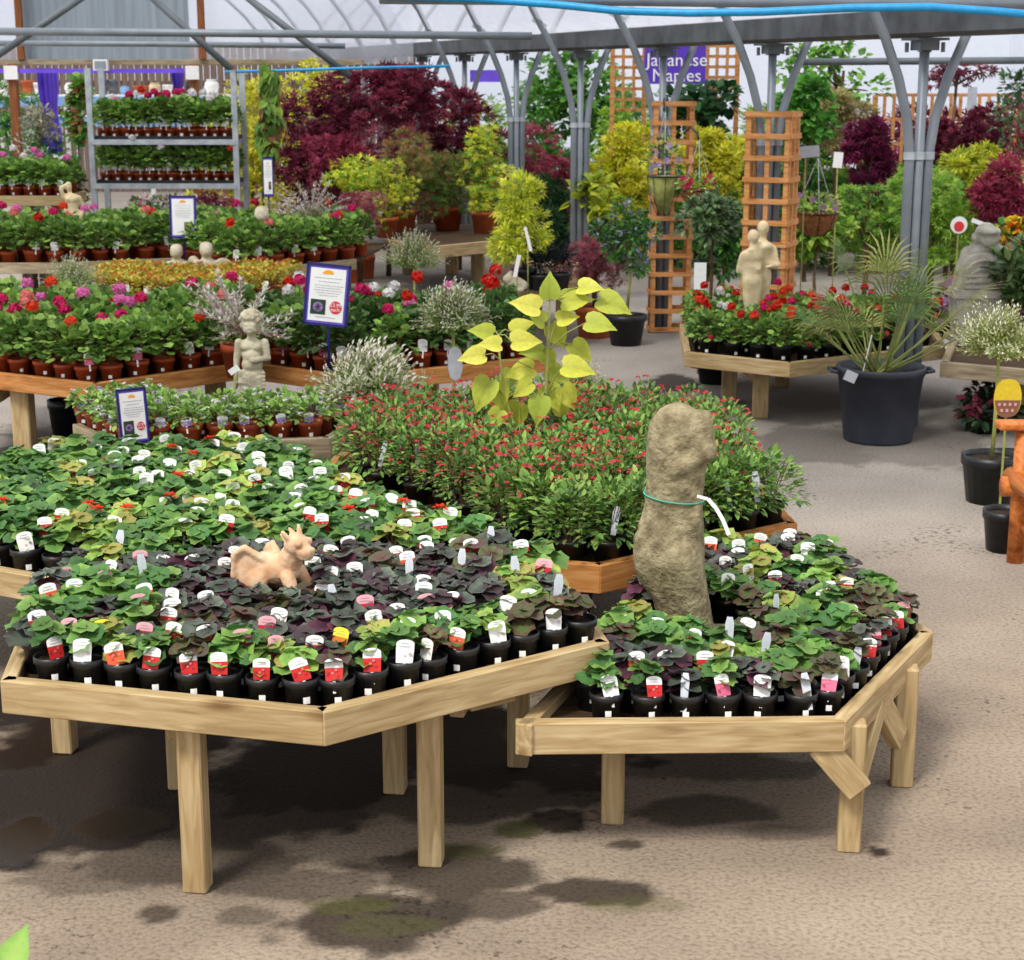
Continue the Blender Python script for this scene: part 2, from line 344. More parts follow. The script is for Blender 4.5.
# masks: wet patches, spilt soil and under-bench shade painted into the floor's vertex data
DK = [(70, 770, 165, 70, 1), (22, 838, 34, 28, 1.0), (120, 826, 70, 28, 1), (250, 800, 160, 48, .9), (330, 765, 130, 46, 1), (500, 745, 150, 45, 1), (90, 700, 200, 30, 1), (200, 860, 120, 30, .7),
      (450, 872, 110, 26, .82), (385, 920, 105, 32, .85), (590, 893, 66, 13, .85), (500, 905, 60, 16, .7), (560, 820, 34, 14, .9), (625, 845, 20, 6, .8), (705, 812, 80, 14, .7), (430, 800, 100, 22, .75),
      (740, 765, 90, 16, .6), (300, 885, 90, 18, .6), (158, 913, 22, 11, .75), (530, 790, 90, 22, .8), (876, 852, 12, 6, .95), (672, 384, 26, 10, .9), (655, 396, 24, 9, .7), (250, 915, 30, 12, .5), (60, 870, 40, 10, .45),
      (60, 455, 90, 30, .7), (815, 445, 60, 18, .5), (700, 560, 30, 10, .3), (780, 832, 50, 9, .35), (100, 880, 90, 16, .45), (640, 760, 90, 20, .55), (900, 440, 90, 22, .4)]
PD = [(22, 838, 28, 24, 1), (20, 745, 70, 26, .8), (122, 824, 46, 16, .8)]
MS = [(520, 830, 24, 9, .8), (560, 735, 60, 12, .5), (350, 905, 60, 9, .5), (640, 905, 60, 8, .35), (470, 850, 40, 8, .5), (400, 925, 60, 12, .35)]
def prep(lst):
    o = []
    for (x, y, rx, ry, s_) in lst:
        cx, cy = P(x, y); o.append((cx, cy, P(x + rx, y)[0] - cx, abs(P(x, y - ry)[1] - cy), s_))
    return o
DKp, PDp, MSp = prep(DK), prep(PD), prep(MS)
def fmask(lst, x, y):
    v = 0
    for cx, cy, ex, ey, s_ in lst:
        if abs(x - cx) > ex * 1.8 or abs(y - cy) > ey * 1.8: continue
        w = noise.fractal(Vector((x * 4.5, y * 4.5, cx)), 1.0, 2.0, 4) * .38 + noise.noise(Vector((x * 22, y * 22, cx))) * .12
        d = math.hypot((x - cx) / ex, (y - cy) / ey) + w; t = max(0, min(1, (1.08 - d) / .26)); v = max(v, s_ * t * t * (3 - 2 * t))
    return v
fxs = [-16, -8, -4] + [-3 + .026 * k for k in range(232)] + [4, 8, 19]
ys = [-4, 0, 2.5]; yv = 3.2
while yv < 13: ys.append(yv); yv += .016 + max(0, (yv - 5.5)) * .008
ys += [16, 22, 38]
fv = []; fc = []
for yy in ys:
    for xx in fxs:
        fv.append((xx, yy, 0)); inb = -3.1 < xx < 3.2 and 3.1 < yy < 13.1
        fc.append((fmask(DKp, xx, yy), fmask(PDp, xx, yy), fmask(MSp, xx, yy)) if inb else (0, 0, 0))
nx = len(fxs)
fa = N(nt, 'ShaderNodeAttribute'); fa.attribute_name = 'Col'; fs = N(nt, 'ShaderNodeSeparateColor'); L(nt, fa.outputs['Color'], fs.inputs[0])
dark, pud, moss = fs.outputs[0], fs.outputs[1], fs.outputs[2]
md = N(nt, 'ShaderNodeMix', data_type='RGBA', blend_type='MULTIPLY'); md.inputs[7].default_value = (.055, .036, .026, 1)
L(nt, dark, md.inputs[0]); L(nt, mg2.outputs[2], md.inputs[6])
mm = N(nt, 'ShaderNodeMix', data_type='RGBA'); mm.inputs[7].default_value = (*lin('4e4f22'), 1); L(nt, moss, mm.inputs[0]); L(nt, md.outputs[2], mm.inputs[6])
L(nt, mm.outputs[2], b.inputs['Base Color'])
rr = N(nt, 'ShaderNodeMapRange'); rr.inputs['To Min'].default_value = .9; rr.inputs['To Max'].default_value = .22; L(nt, pud, rr.inputs[0]); L(nt, rr.outputs[0], b.inputs['Roughness'])
b.inputs['Specular IOR Level'].default_value = .35
ib = N(nt, 'ShaderNodeMapRange'); ib.inputs['To Min'].default_value = .55; ib.inputs['To Max'].default_value = .03; L(nt, pud, ib.inputs[0])
bp = N(nt, 'ShaderNodeBump'); bp.inputs['Distance'].default_value = .01; L(nt, ib.outputs[0], bp.inputs['Strength']); L(nt, n2.outputs['Fac'], bp.inputs['Height']); L(nt, bp.outputs[0], b.inputs['Normal'])
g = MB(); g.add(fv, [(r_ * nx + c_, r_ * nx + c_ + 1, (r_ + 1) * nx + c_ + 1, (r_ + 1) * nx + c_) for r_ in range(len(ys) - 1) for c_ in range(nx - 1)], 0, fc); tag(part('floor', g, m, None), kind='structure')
# =================================================================== polytunnel
def prof(s):   # hoop: sideways offset, height
    return [(.0, 0), (.0, 1.62), (.03, 1.84), (.10, 2.07), (.2, 2.3), (.33, 2.52), (.47, 2.78), (.68, 3.05), (1.0, 3.35), (1.5, 3.7), (2.2, 3.95), (3.2, 4.05), (4.2, 3.95), (4.9, 3.7), (5.4, 3.35), (5.72, 3.05), (6.1, 2.52)]
COLX = [(1010, None), ]
c0 = Vector(Q(911, 300, 10.15)); c1 = Vector(Q(580, 150, 16.05))
c0.z = c1.z = 0; gd = (c1 - c0); NSP = 3; step = gd / NSP; gu = gd.normalized(); gl = Vector((-gu.y, gu.x, 0))   # gl points left of the row
GZ = Q(911, 37, 10.15)[2]
cols = [c0 + step * k for k in range(-1, 12)]
gm = MB()
a, e = cols[0] - step * .6, cols[-1] + step * .3
def strip(mb, prof2, a, e, mat=0, thick=0):
    vs = []; 
    for q in (a, e):
        for s, z in prof2: vs.append(q + gl * s + Vector((0, 0, z)))
    n = len(prof2); mb.add(vs, [(i, i + 1, n + i + 1, n + i) for i in range(n - 1)], mat)
gt = thing('gutter', 'long dark steel gutter running over the row of tunnel columns', 'gutter', tuple(a))
o_ = -a
gm = MB(); strip(gm, [(.13, GZ + .16), (.13, GZ + .02), (.10, GZ), (-.10, GZ), (-.13, GZ + .02), (-.13, GZ + .16), (-.10, GZ + .13), (-.09, GZ + .03), (.09, GZ + .03), (.10, GZ + .13), (.13, GZ + .16)], Vector((0, 0, 0)), e - a)
part('channel', gm, M['gutter'], gt)
NM = ['nearest', 'second', 'third', 'fourth', 'fifth', 'sixth', 'seventh', 'eighth', 'ninth', 'tenth', 'eleventh', 'twelfth']
for k, c in enumerate(cols):
    lbl = 'grey three-pipe tunnel column ' + ['out of view to the right nearest the yard', 'standing behind the big palm pot', 'inside the right-hand timber trellis tower', 'inside the left-hand timber trellis tower', 'beside the pink maple, free of any trellis', 'just left of the big green tree', 'sixth from the right along the gutter', 'seventh from the right along the gutter', 'eighth from the right along the gutter', 'ninth from the right along the gutter', 'tenth from the right along the gutter', 'eleventh from the right along the gutter', 'farthest along the gutter'][k]
    if k == 0: continue
    t = thing('tunnel_column', lbl, 'column', tuple(c), 0, 'columns under the gutter')
    p = MB(); p.tube([(0, 0, 0), (0, 0, GZ - .02)], .03, 10); part('upright_pipe', p, M['galv'], t, True)
    p = MB()
    for s in (-1, 1): p.tube([(gl.x * .062 * s, gl.y * .062 * s, 1.60), (gl.x * .062 * s, gl.y * .062 * s, 1.645)], .037, 10)
    p.tube([(0, 0, 1.60), (0, 0, 1.645)], .037, 10)
    part('clamp_band', p, M['alu'], t)
    p = MB(); rt = Matrix.Rotation(math.atan2(gu.y, gu.x), 3, 'Z'); p.box((0, 0, GZ - .045), (.12, .12, .06), rt); p.box((0, 0, GZ - .012), (.2, .2, .015), rt)
    for s in (-1, 1):
        for q in (-1, 1): v = gu * .075 * s + gl * .075 * q; p.tube([(v.x, v.y, GZ - .085), (v.x, v.y, GZ - .03)], .012, 6)
    part('gutter_bracket', p, M['galvd'], t)
    for s, nm in ((1, 'near'), (-1, 'far')):
        hp = thing('tunnel_hoop', 'curved hoop pipe on the %s side of the %s column from right' % (nm, NM[k - 1].replace('nearest', 'first')), 'hoop', tuple(c), 0, 'curved hoop pipes')
        pts = [gl * (s * (q[0] + .062)) + Vector((0, 0, q[1])) for q in prof(0)]
        p = MB(); p.tube(pts if s == 1 else pts[:11], .03, 10); part('pipe', p, M['galv'], hp, True)
        if s == 1:
            p = MB(); v = gl * .40; p.box((v.x, v.y, 2.53), (.14, .03, .04), Matrix.Rotation(.5, 3, 'Y')); part('end_lug', p, M['alu'], hp)
# polythene skins
m, nt, b = newmat('polythene'); nt.nodes.remove(b); out = nt.nodes['Material Output']
tr = N(nt, 'ShaderNodeBsdfTransparent'); tr.inputs[0].default_value = (.97, .98, 1, 1); tl = N(nt, 'ShaderNodeBsdfTranslucent'); tl.inputs[0].default_value = (.82, .84, .93, 1)
df = N(nt, 'ShaderNodeBsdfDiffuse'); df.inputs[0].default_value = (.7, .72, .82, 1)
tc = N(nt, 'ShaderNodeTexCoord'); nz = N(nt, 'ShaderNodeTexNoise'); nz.inputs['Scale'].default_value = 1.6; nz.inputs['Detail'].default_value = 5; L(nt, tc.outputs['Object'], nz.inputs[0])
mr = N(nt, 'ShaderNodeMapRange'); mr.inputs['To Min'].default_value = .15; mr.inputs['To Max'].default_value = .75; L(nt, nz.outputs[0], mr.inputs[0])
m1 = N(nt, 'ShaderNodeMixShader'); m1.inputs[0].default_value = .4; L(nt, tl.outputs[0], m1.inputs[1]); L(nt, df.outputs[0], m1.inputs[2])
m2 = N(nt, 'ShaderNodeMixShader'); L(nt, mr.outputs[0], m2.inputs[0]); L(nt, tr.outputs[0], m2.inputs[1]); L(nt, m1.outputs[0], m2.inputs[2]); L(nt, m2.outputs[0], out.inputs[0])
M['poly'] = m
for side in (1, -1):
    pr = [(.12, GZ + .15)] + [(q[0] + .10, q[1] + .05) for q in prof(0)[5:]]
    pr = [(s_ * side, z_) for s_, z_ in pr]
    sm = MB(); strip(sm, pr, Vector((0, 0, 0)), e - a)
    o = part('ceiling', sm, m, None, True, tuple(a)); tag(o, kind='structure')
# far side sheet wall beyond the plants
fw = MB(); fw.add([(-1.5, 33.5, 0), (16, 33.5, 0), (16, 33.5, 4.6), (-1.5, 33.5, 4.6)], [(0, 1, 2, 3)]); fw.add([(9.5, 8, 0), (9.5, 33.5, 0), (9.5, 33.5, 4.0), (9.5, 8, 4.0)], [(0, 1, 2, 3)])
m, nt, b = newmat('far_polythene'); b.inputs['Base Color'].default_value = (*lin('c9cfe0'), 1); b.inputs['Roughness'].default_value = .5; b.inputs['Subsurface Weight'].default_value = 0
tl = N(nt, 'ShaderNodeBsdfTranslucent'); tl.inputs[0].default_value = (.85, .88, .97, 1); ms = N(nt, 'ShaderNodeMixShader'); ms.inputs[0].default_value = .6
L(nt, b.outputs[0], ms.inputs[1]); L(nt, tl.outputs[0], ms.inputs[2]); L(nt, ms.outputs[0], nt.nodes['Material Output'].inputs[0]); M['sheet'] = m
tag(part('wall_back', fw, M['poly'], None), kind='structure')
# purlins, ties, hose
def pxtube(pts, r): 
    mb = MB(); mb.tube([Q(*p) for p in pts], r, 8); return mb
o = part('tie_bar', pxtube([(-60, 31, 16.3), (200, 33, 16.2), (532, 36, 16.0)], .035), M['galv'], None, True); tag(o, 'upper long grey tie bar crossing the tunnel at the left', 'pipe')
o = part('tie_bar', pxtube([(-60, 43, 19), (150, 44, 19), (345, 46, 19)], .03), M['galv'], None, True); tag(o, 'lower thinner tie bar crossing in front of the gable sheets', 'pipe')
o = part('tie_bar', pxtube([(380, -2, 9), (640, 0, 8.8), (1060, 5, 8.4)], .03), M['galv'], None, True); tag(o, 'grey tie bar across the top right edge above the blue hose', 'pipe')
o = part('tie_bar', pxtube([(800, 62, 14.2), (1080, 60, 13.6)], .028), M['galvd'], None, True); tag(o, 'thin grey rail under the gutter at far right', 'pipe')
o = part('water_hose', pxtube([(330, -6, 9), (480, -1, 8.9), (560, 5, 8.8), (620, 11, 8.7), (690, 13, 8.6), (760, 12, 8.5), (850, 8, 8.4), (930, 7, 8.35), (990, 11, 8.3), (1060, 17, 8.2)], .019), M['blue'], None, True); tag(o, 'bright blue water hose sagging under the tie bar at top', 'hose')
o = part('water_hose', pxtube([(225, 72, 17), (300, 70, 17), (360, 68, 17), (450, 66, 17)], .014), M['blue'], None, True); tag(o, 'thin far blue hose strung above the red maples', 'hose')
for i, (x0, y0, x1, y1) in enumerate([(90, -8, -12, 62), (150, -4, 232, 70), (240, -8, 350, 76)]):
    o = part('brace_pipe', pxtube([(x0, y0, 17.5), (x1, y1, 17.5)], .035), M['galvd'], None, True)
    tag(o, ['slanting grey brace pipe in the top left corner', 'slanting grey brace pipe left of the metal rack top', 'slanting grey brace pipe above the yellow shrub'][i], 'pipe')
# =================================================================== gable end at the left
GY = 21.0
zt = Q(100, -40, GY)[2]; zb = Q(100, 64, GY)[2]
xl = Q(-60, 60, GY)[0]; xm0 = Q(24, 60, GY)[0]; xm1 = Q(190, 60, GY)[0]; xr = Q(330, 60, GY)[0]
gw = MB(); gw.add([(xl, GY, zb), (xm0, GY, zb), (xm0, GY, zt), (xl, GY, zt)], [(0, 1, 2, 3)]); gw.add([(xm1, GY, zb), (xr + 1.0, GY, zb), (xr + 1.0, GY, zt + 1), (xm1, GY, zt + 1)], [(0, 1, 2, 3)])
tag(part('wall_left', gw, M['poly'], None), kind='structure')
gw = MB(); gw.box(((xm0 + xm1) / 2, GY + .02, (zb + zt) / 2), (xm1 - xm0, .03, zt - zb)); 
o = part('gable_sheet', gw, M['panel'], None); tag(o, 'grey corrugated sheet filling the gable between two timber posts', 'panel')
for x, x2, y2, lb in ((12, 12, 170, 'brown timber post at far left of the gable'), (193, 197, 215, 'brown timber post of the gable behind the metal rack')):
    t = thing('gable_post', lb, 'post', Q(x, 60, GY - .1)[:2] + (0,))
    z0 = 0; X = t.location.x; off = Vector(t.location)
    bar('post', (X, GY - .1, 0), (X, GY - .1, zb + .0), .10, .10, M['brown'], t, (0, 1, 0), off)
    bar('upper_stud', (X + .12, GY - .12, zb + .05), (X + .12, GY - .12, zt), .08, .06, M['brown'], t, (0, 1, 0), off)
    p = MB(); p.box((0, -.08, zb - .1), (.16, .03, .16)); part('white_bracket', p, M['white'], t)
t = thing('lintel_beam', 'timber header beam with a rusty edge under the gable sheets', 'beam', (0, GY - .05, zb))
bar('beam', (xl, GY - .05, zb + .02), (xr + .4, GY - .05, zb + .02), .1, .065, M['wood_grey'], t, org=t.location)
p = MB(); p.box(((xl + xm1) / 2, -.1, -.08), (xm1 - xl, .02, .05)); part('purple_trim', p, M['purple'], t)
x, y, z = Q(101, 65, GY - .3)
t = thing('floodlight', 'square white floodlight fixed to the gable beam', 'light', (x, y, z)); p = MB(); p.box((0, 0, 0), (.17, .08, .13)); part('casing', p, M['white'], t)
p = MB(); p.box((0, -.045, 0), (.13, .01, .09)); part('lens', p, M['panel'], t); p = MB(); p.box((0, .1, .06), (.04, .16, .03)); part('bracket', p, M['galvd'], t)
# =================================================================== yard beyond the gable
YY = 26
def px_box(name, x0, y0, x1, y1, Y, mat, th=.05):
    a_ = Q(x0, y1, Y); b_ = Q(x1, y0, Y); mb = MB()
    mb.box((0, 0, 0), (b_[0] - a_[0], th, b_[2] - a_[2])); return mb, ((a_[0] + b_[0]) / 2, Y, (a_[2] + b_[2]) / 2)
def simple(name, x0, y0, x1, y1, Y, mat, label, cat, th=.05, group=None):
    mb, l = px_box(name, x0, y0, x1, y1, Y, mat, th); o = part(name, mb, mat, None, loc=l); return tag(o, label, cat, group)
E4 = Q(0, 200, 30)
fn = thing('slat_fence', 'tall brown slatted fence at the back of the outer yard', 'fence', (Q(100, 100, 31)[0], 31, 0))
mb = MB(); fx0, fx1 = Q(-60, 90, 31)[0], Q(420, 90, 31)[0]; n = 70
for i in range(n):
    x = fx0 + (fx1 - fx0) * i / n; mb.box((x - fn.location.x, U(-.01, .01), 1.3), ((fx1 - fx0) / n * .86, .03, 2.6))
part('boards', mb, M['slat'], fn); mb = MB(); mb.box((0, .05, 1.9), (fx1 - fx0, .05, .1)); part('rail', mb, M['slat'], fn)
for x0, y0, x1, y1, lb in ((42, 68, 58, 152, 'purple drape tied on the post right of the white lattice'), (173, 68, 184, 110, 'purple drape hanging behind the rack top right'), (48, 120, 55, 160, 'narrow purple drape below the tied one')):
    mb = MB(); A_ = Q(x0, y1, 22); B_ = Q(x1, y0, 22); w_ = B_[0] - A_[0]; vs = []; n = 14
    for i in range(n + 1):
        for j in range(5):
            zz = A_[2] + (B_[2] - A_[2]) * j / 4; pin = 1 - .25 * (1 if j == 2 else 0)
            vs.append((w_ * (i / n - .5) * pin, .05 * math.sin(i * 2.2), zz - A_[2]))
    mb.add(vs, [(i * 5 + j, i * 5 + j + 1, i * 5 + j + 6, i * 5 + j + 5) for i in range(n) for j in range(4)])
    o = part('purple_drape', mb, M['purple'], None, True, ((A_[0] + B_[0]) / 2, 22, A_[2])); tag(o, lb, 'curtain')
lt = thing('lattice_panel', 'white wooden lattice panel standing left behind the timber post', 'lattice', (Q(22, 155, 23)[0], 23, 0))
A_ = Q(-2, 158, 23); B_ = Q(46, 130, 23); w_ = B_[0] - A_[0]; 
mb = MB()
for i in range(9): mb.box((-w_ / 2 + w_ * i / 8, 0, (A_[2] + B_[2]) / 2), (.035, .02, B_[2] - A_[2]))
for j in range(5): mb.box((0, .012, A_[2] + (B_[2] - A_[2]) * j / 4), (w_, .02, .035))
part('lattice', mb, M['lattice'], lt); mb = MB()
for s in (-1, 1): mb.box((s * w_ / 2, 0, B_[2] / 2), (.06, .05, B_[2]))
part('post', mb, M['lattice'], lt)
# display shelves of pots in the outer yard
def shelfstand(x0, x1, ys, Y, label):
    A_ = Q(x0, ys[0], Y); B_ = Q(x1, ys[0], Y); t = thing('display_stand', label, 'stand', ((A_[0] + B_[0]) / 2, Y, 0)); w_ = B_[0] - A_[0]
    for y in ys:
        z = Q(x0, y, Y)[2]; mb = MB(); mb.box((0, 0, z), (w_, .5, .04)); part('shelf', mb, M['white'], t)
        mb = MB(); mb.box((0, -.27, z - .07), (w_, .02, .13)); part('blue_edging', mb, M['bluep'], t)
    for s in (-1, 0, 1): mb = MB(); mb.box((s * w_ / 2.05, .2, Q(x0, ys[0], Y)[2] / 2), (.06, .06, Q(x0, ys[0], Y)[2])); part('leg', mb, M['white'], t)
shelfstand(-30, 42, [97, 118], 25, 'white yard shelving with a blue edge left of the purple drape')
shelfstand(60, 232, [96, 116], 25, 'long white yard shelving with blue edge behind the rack')
pots = []
def yardpot(x, y, Y, w_px, h_px, mat, label, cat='pot', kind=0):
    X, _, Z = Q(x, y, Y); s = Y * 1.03 / F; r, h = w_px * s / 2, h_px * s; mb = MB()
    pr = [[(.6 * r, 0), (.95 * r, h * .8), (r, h * .8), (r, h), (.88 * r, h), (.8 * r, h * .3)], [(.55 * r, 0), (r, h * .5), (.9 * r, h * .8), (.6 * r, h * .92), (.75 * r, h), (.6 * r, h), (.5 * r, h * .7)]][kind]
    mb.lathe(pr, 14, cap0=True); o = part('yard_pot', mb, mat, None, True, (X, Y, Z)); tag(o, label, cat, 'pots on the yard shelving')
for i, (x, w_, h_, mt, kd, lb) in enumerate([(4, 10, 14, 'white', 1, 'white urn first on the left yard shelf'), (17, 9, 11, 'terra_o', 1, 'small orange jar between white urns on the left yard shelf'), (28, 12, 14, 'terra_o', 0, 'wide orange pot on the left yard shelf'),
        (38, 8, 12, 'white', 0, 'small white pot at the right end of the left yard shelf'), (70, 10, 12, 'white', 1, 'white urn just right of the purple drape in the yard'), (82, 8, 10, 'stone_c', 0, 'cream pot left of the rack upright in the yard'),
        (104, 11, 15, 'galvd', 0, 'dark grey tall pot left of its twin on the yard shelf'), (114, 9, 15, 'galvd', 0, 'slimmer dark grey tall pot on the yard shelf'), (125, 10, 9, 'bluep', 1, 'blue glazed jar above the rack plants'),
        (141, 15, 9, 'terra_o', 0, 'broad terracotta bowl above the rack plants'), (155, 12, 12, 'stone_c', 1, 'cream jar beside the terracotta bowl in the yard'), (168, 10, 10, 'white', 0, 'white pot left of the second purple drape'), (190, 9, 13, 'black', 1, 'black urn by the brown gable post'), (212, 14, 15, 'white', 1, 'round white urn at the right end of the yard shelf')]):
    yardpot(x, 95.5, 25, w_, h_, M[mt], lb, 'pot', kd)
for i, (x, w_, mt, lb) in enumerate([(2, 12, 'stone_c', 'cream stone trough on the lower left yard shelf'), (20, 11, 'stone_g', 'grey stone pot on the lower left yard shelf'), (33, 11, 'stone_c', 'cream stone pot beside the grey one, lower left yard shelf')]):
    yardpot(x, 117, 25, w_, 14, M[mt], lb, 'pot', 0)
# =================================================================== benches
def vec_in(poly):
    a = sum((poly[i][0] * poly[(i + 1) % len(poly)][1] - poly[(i + 1) % len(poly)][0] * poly[i][1]) for i in range(len(poly)))
    return 1 if a > 0 else -1
def bench(label, poly, z, rails, legs, mat, lmat=None, rh=.09, braces=(), name='display_bench', lw=.064, boards='wood_wet'):
    cx = sum(p[0] for p in poly) / len(poly); cy = sum(p[1] for p in poly) / len(poly); org = Vector((cx, cy, 0))
    t = thing(name, label, 'bench', (cx, cy, 0), 0, 'timber display benches'); sg = vec_in(poly); n = len(poly)
    ip = [(p[0] + (cx - p[0]) * .03 - cx, p[1] + (cy - p[1]) * .03 - cy) for p in poly]
    mb = MB(); mb.poly(ip, z - .055, z - .032); o = part('bench_top', mb, M[boards], t)
    for i in rails:
        p, q = Vector((*poly[i], 0)), Vector((*poly[(i + 1) % n], 0)); d = (q - p).normalized(); inn = Vector((-d.y, d.x, 0)) * sg * .0225
        p2 = p + inn + Vector((0, 0, z - rh / 2)); q2 = q + inn - d * .003 + Vector((0, 0, z - rh / 2)); bar('rail', p2, q2, .042, rh, mat, t, org=org)
    for l in legs:
        bar('leg', (l[0], l[1], 0), (l[0], l[1], z - .034 - (.0 if len(l) < 3 else l[2])), lw, lw, lmat or mat, t, (l[3] if len(l) > 3 else .12, 1, 0), org)
    for p, q in braces: bar('brace', p, q, .04, .075, lmat or mat, t, org=org)
    return t
zFL = .57
FL = [(-1.325, 4.15), (-.462, 3.925), (.272, 4.46), (.145, 5.17), (-1.47, 5.13)]
bench('big front left timber bench holding begonias and the small clay dragon', FL, zFL, range(5), [(-.83, 4.12), (-.22, 4.27), (-.35, 4.75), (-1.42, 5.06), (-1.0, 4.78), (.02, 4.95)], M['wood'],
      braces=[((-.88, 4.16, .44), (-1.0, 4.74, .44)), ((-.15, 4.32, .44), (-.04, 4.9, .44)), ((-.12, 4.3, .47), (.0, 4.38, .47))])
zR = .41
RB = [(.01, 4.255), (.895, 4.275), (1.31, 5.02), (1.10, 5.85), (.58, 5.85), (.30, 5.05)]
bench('low front right timber bench under the tall stone torso', RB, zR, range(6), [(.29, 4.54), (.935, 4.36), (1.18, 4.80), (1.05, 5.65), (.6, 5.6)], M['wood'],
      braces=[((.945, 4.305, .20), (.83, 4.305, .335)), ((.955, 4.40, .17), (1.05, 4.60, .33)), ((1.15, 4.75, .17), (1.06, 4.62, .33))])
zFU = .48
FU = [P(500, 558, zFU), P(601, 566, zFU), P(798, 523, zFU), (.95, 7.3), (.2, 7.75), (-.75, 7.3), (-.82, 6.9)]
FU[0] = (.06, 5.57)
bench('warm-toned timber bench of fuchsias behind the stone torso', FU, zFU, range(7), [(.2, 5.75), (.85, 6.2), (-.55, 7.0), (.6, 7.2)], M['wood_warm'], rh=.1)
zBB = .5
BB = [P(-60, 560, zBB), P(30, 576, zBB), (-.02, 5.32), (0.02, 5.5), (-.86, 6.75), (-1.0, 6.95), (-2.3, 6.95), (-2.45, 5.6)]
bench('rear left timber bench of green begonias, mostly hidden by leaves', BB, zBB, [0, 1, 6], [(-1.6, 5.7), (-2.2, 5.9), (-.5, 5.7), (-1.2, 6.8)], M['wood'])
zPA = .40
PA = [P(72, 424, zPA), P(117, 446, zPA), P(160, 444, zPA), P(330, 438, zPA), (-.72, 8.5), (-1.3, 8.95), (-2.2, 8.45)]
bench('low mossy timber bench of terracotta pots below the stone cherub', PA, zPA, [0, 1, 2, 3], [(-1.9, 8.2), (-1.0, 8.1)], M['wood_grey'], rh=.1)
zG = .55
G1 = [P(-70, 366, zG), P(95, 384, zG), P(245, 363, zG), (-1.5, 10.5), (-3.3, 10.5)]
G2 = [P(247, 363, zG), P(352, 377, zG), P(548, 356, zG), (-.1, 10.6), (-1.4, 10.6)]
bench('middle left timber bench of red and pink geraniums', G1, zG, [0, 1, 3], [(-2.62, 8.95), (-2.1, 8.95), (-1.7, 9.6)], M['wood_warm'], M['wood'], lw=.1, braces=[((-2.75, 8.9, .42), (-2.75, 9.6, .42))])
bench('middle timber bench of geraniums right of the cherub', G2, zG, [0, 1], [(-.8, 9.3), (-.05, 9.5), (-.5, 10.2)], M['wood_warm'], M['wood'], lw=.1)
zCO = .5
CO = [P(80, 302, zCO), P(160, 308, zCO), P(285, 300, zCO), (-1.5, 13.2), (-3.2, 13.2)]
bench('far left timber bench of yellow and orange bedding plants', CO, zCO, [0, 1, 2], [(-2.6, 12.3), (-1.8, 12.2)], M['wood_grey'])
zRG = .55
RG = [P(-70, 263, zRG), P(58, 263, zRG), (-2.9, 14.6), P(232, 272, zRG), P(357, 259, zRG), (-1.1, 16.3), (-5.6, 16.3)]
bench('long rear timber bench of geraniums in front of the metal rack', RG, zRG, [0, 1, 2, 3], [P(32, 306, 0), P(48, 298, 0), P(345, 290, 0), P(262, 300, 0)], M['wood_grey'], lw=.11)
zLB = 1.02
LBp = [Q(0, 196, 15.6)[:2], Q(68, 196, 15.6)[:2], (Q(68, 196, 15.6)[0], 16.3), (Q(0, 196, 15.6)[0] - .4, 16.3)]
LBp[0] = (LBp[0][0] - .4, LBp[0][1])
zLB = Q(30, 196, 15.6)[2]
bench('raised pale timber shelf of potted plants at the far left', LBp, zLB, [0, 1, 3], [(LBp[1][0] - .15, 15.75), (LBp[1][0] - .15, 16.2), (LBp[0][0] + .1, 15.75), (LBp[0][0] + .1, 16.2)], M['wood'])
zHB = .42
HB = [P(684, 352, zHB), P(790, 363, zHB), P(946, 345, zHB), (2.9, 11.6), (2.0, 12.1), (1.15, 11.6)]
bench('round-cornered timber bench of red geraniums behind the palm', HB, zHB, range(6), [(1.55, 10.43), (1.42, 10.95), (2.3, 10.9), (1.85, 11.5)], M['wood'], lw=.1, braces=[((1.5, 10.35, .29), (1.4, 11.0, .29))])
zST = .45
ST = [P(940, 362, zST), P(1040, 371, zST), (4.3, 10.6), (4.2, 11.3), (2.98, 11.3)]
bench('grey timber bench under the seated stone figure at right', ST, zST, [0, 1, 4], [(3.2, 10.6), (3.7, 10.6), (3.4, 11.2)], M['wood_grey'])
zSM = .5
SM = [P(488, 276, zSM), P(505, 288, zSM), P(578, 281, zSM), P(578, 262, zSM), P(500, 260, zSM)]
bench('small timber bench carrying the stone rabbit and golden maple', SM, zSM, range(4), [P(562, 330, 0), P(505, 320, 0), (.2, 14.2)], M['wood'], lw=.1)
zOP = .55
OP = [P(383, 239, zOP), P(430, 247, zOP), P(502, 240, zOP), (0.0, 18.4), (-1.3, 18.4)]
bench('timber bench carrying orange clay pots of maples', OP, zOP, range(3), [P(478, 282, 0), P(452, 274, 0), (-1.1, 18.2)], M['wood'], lw=.13, rh=.11)
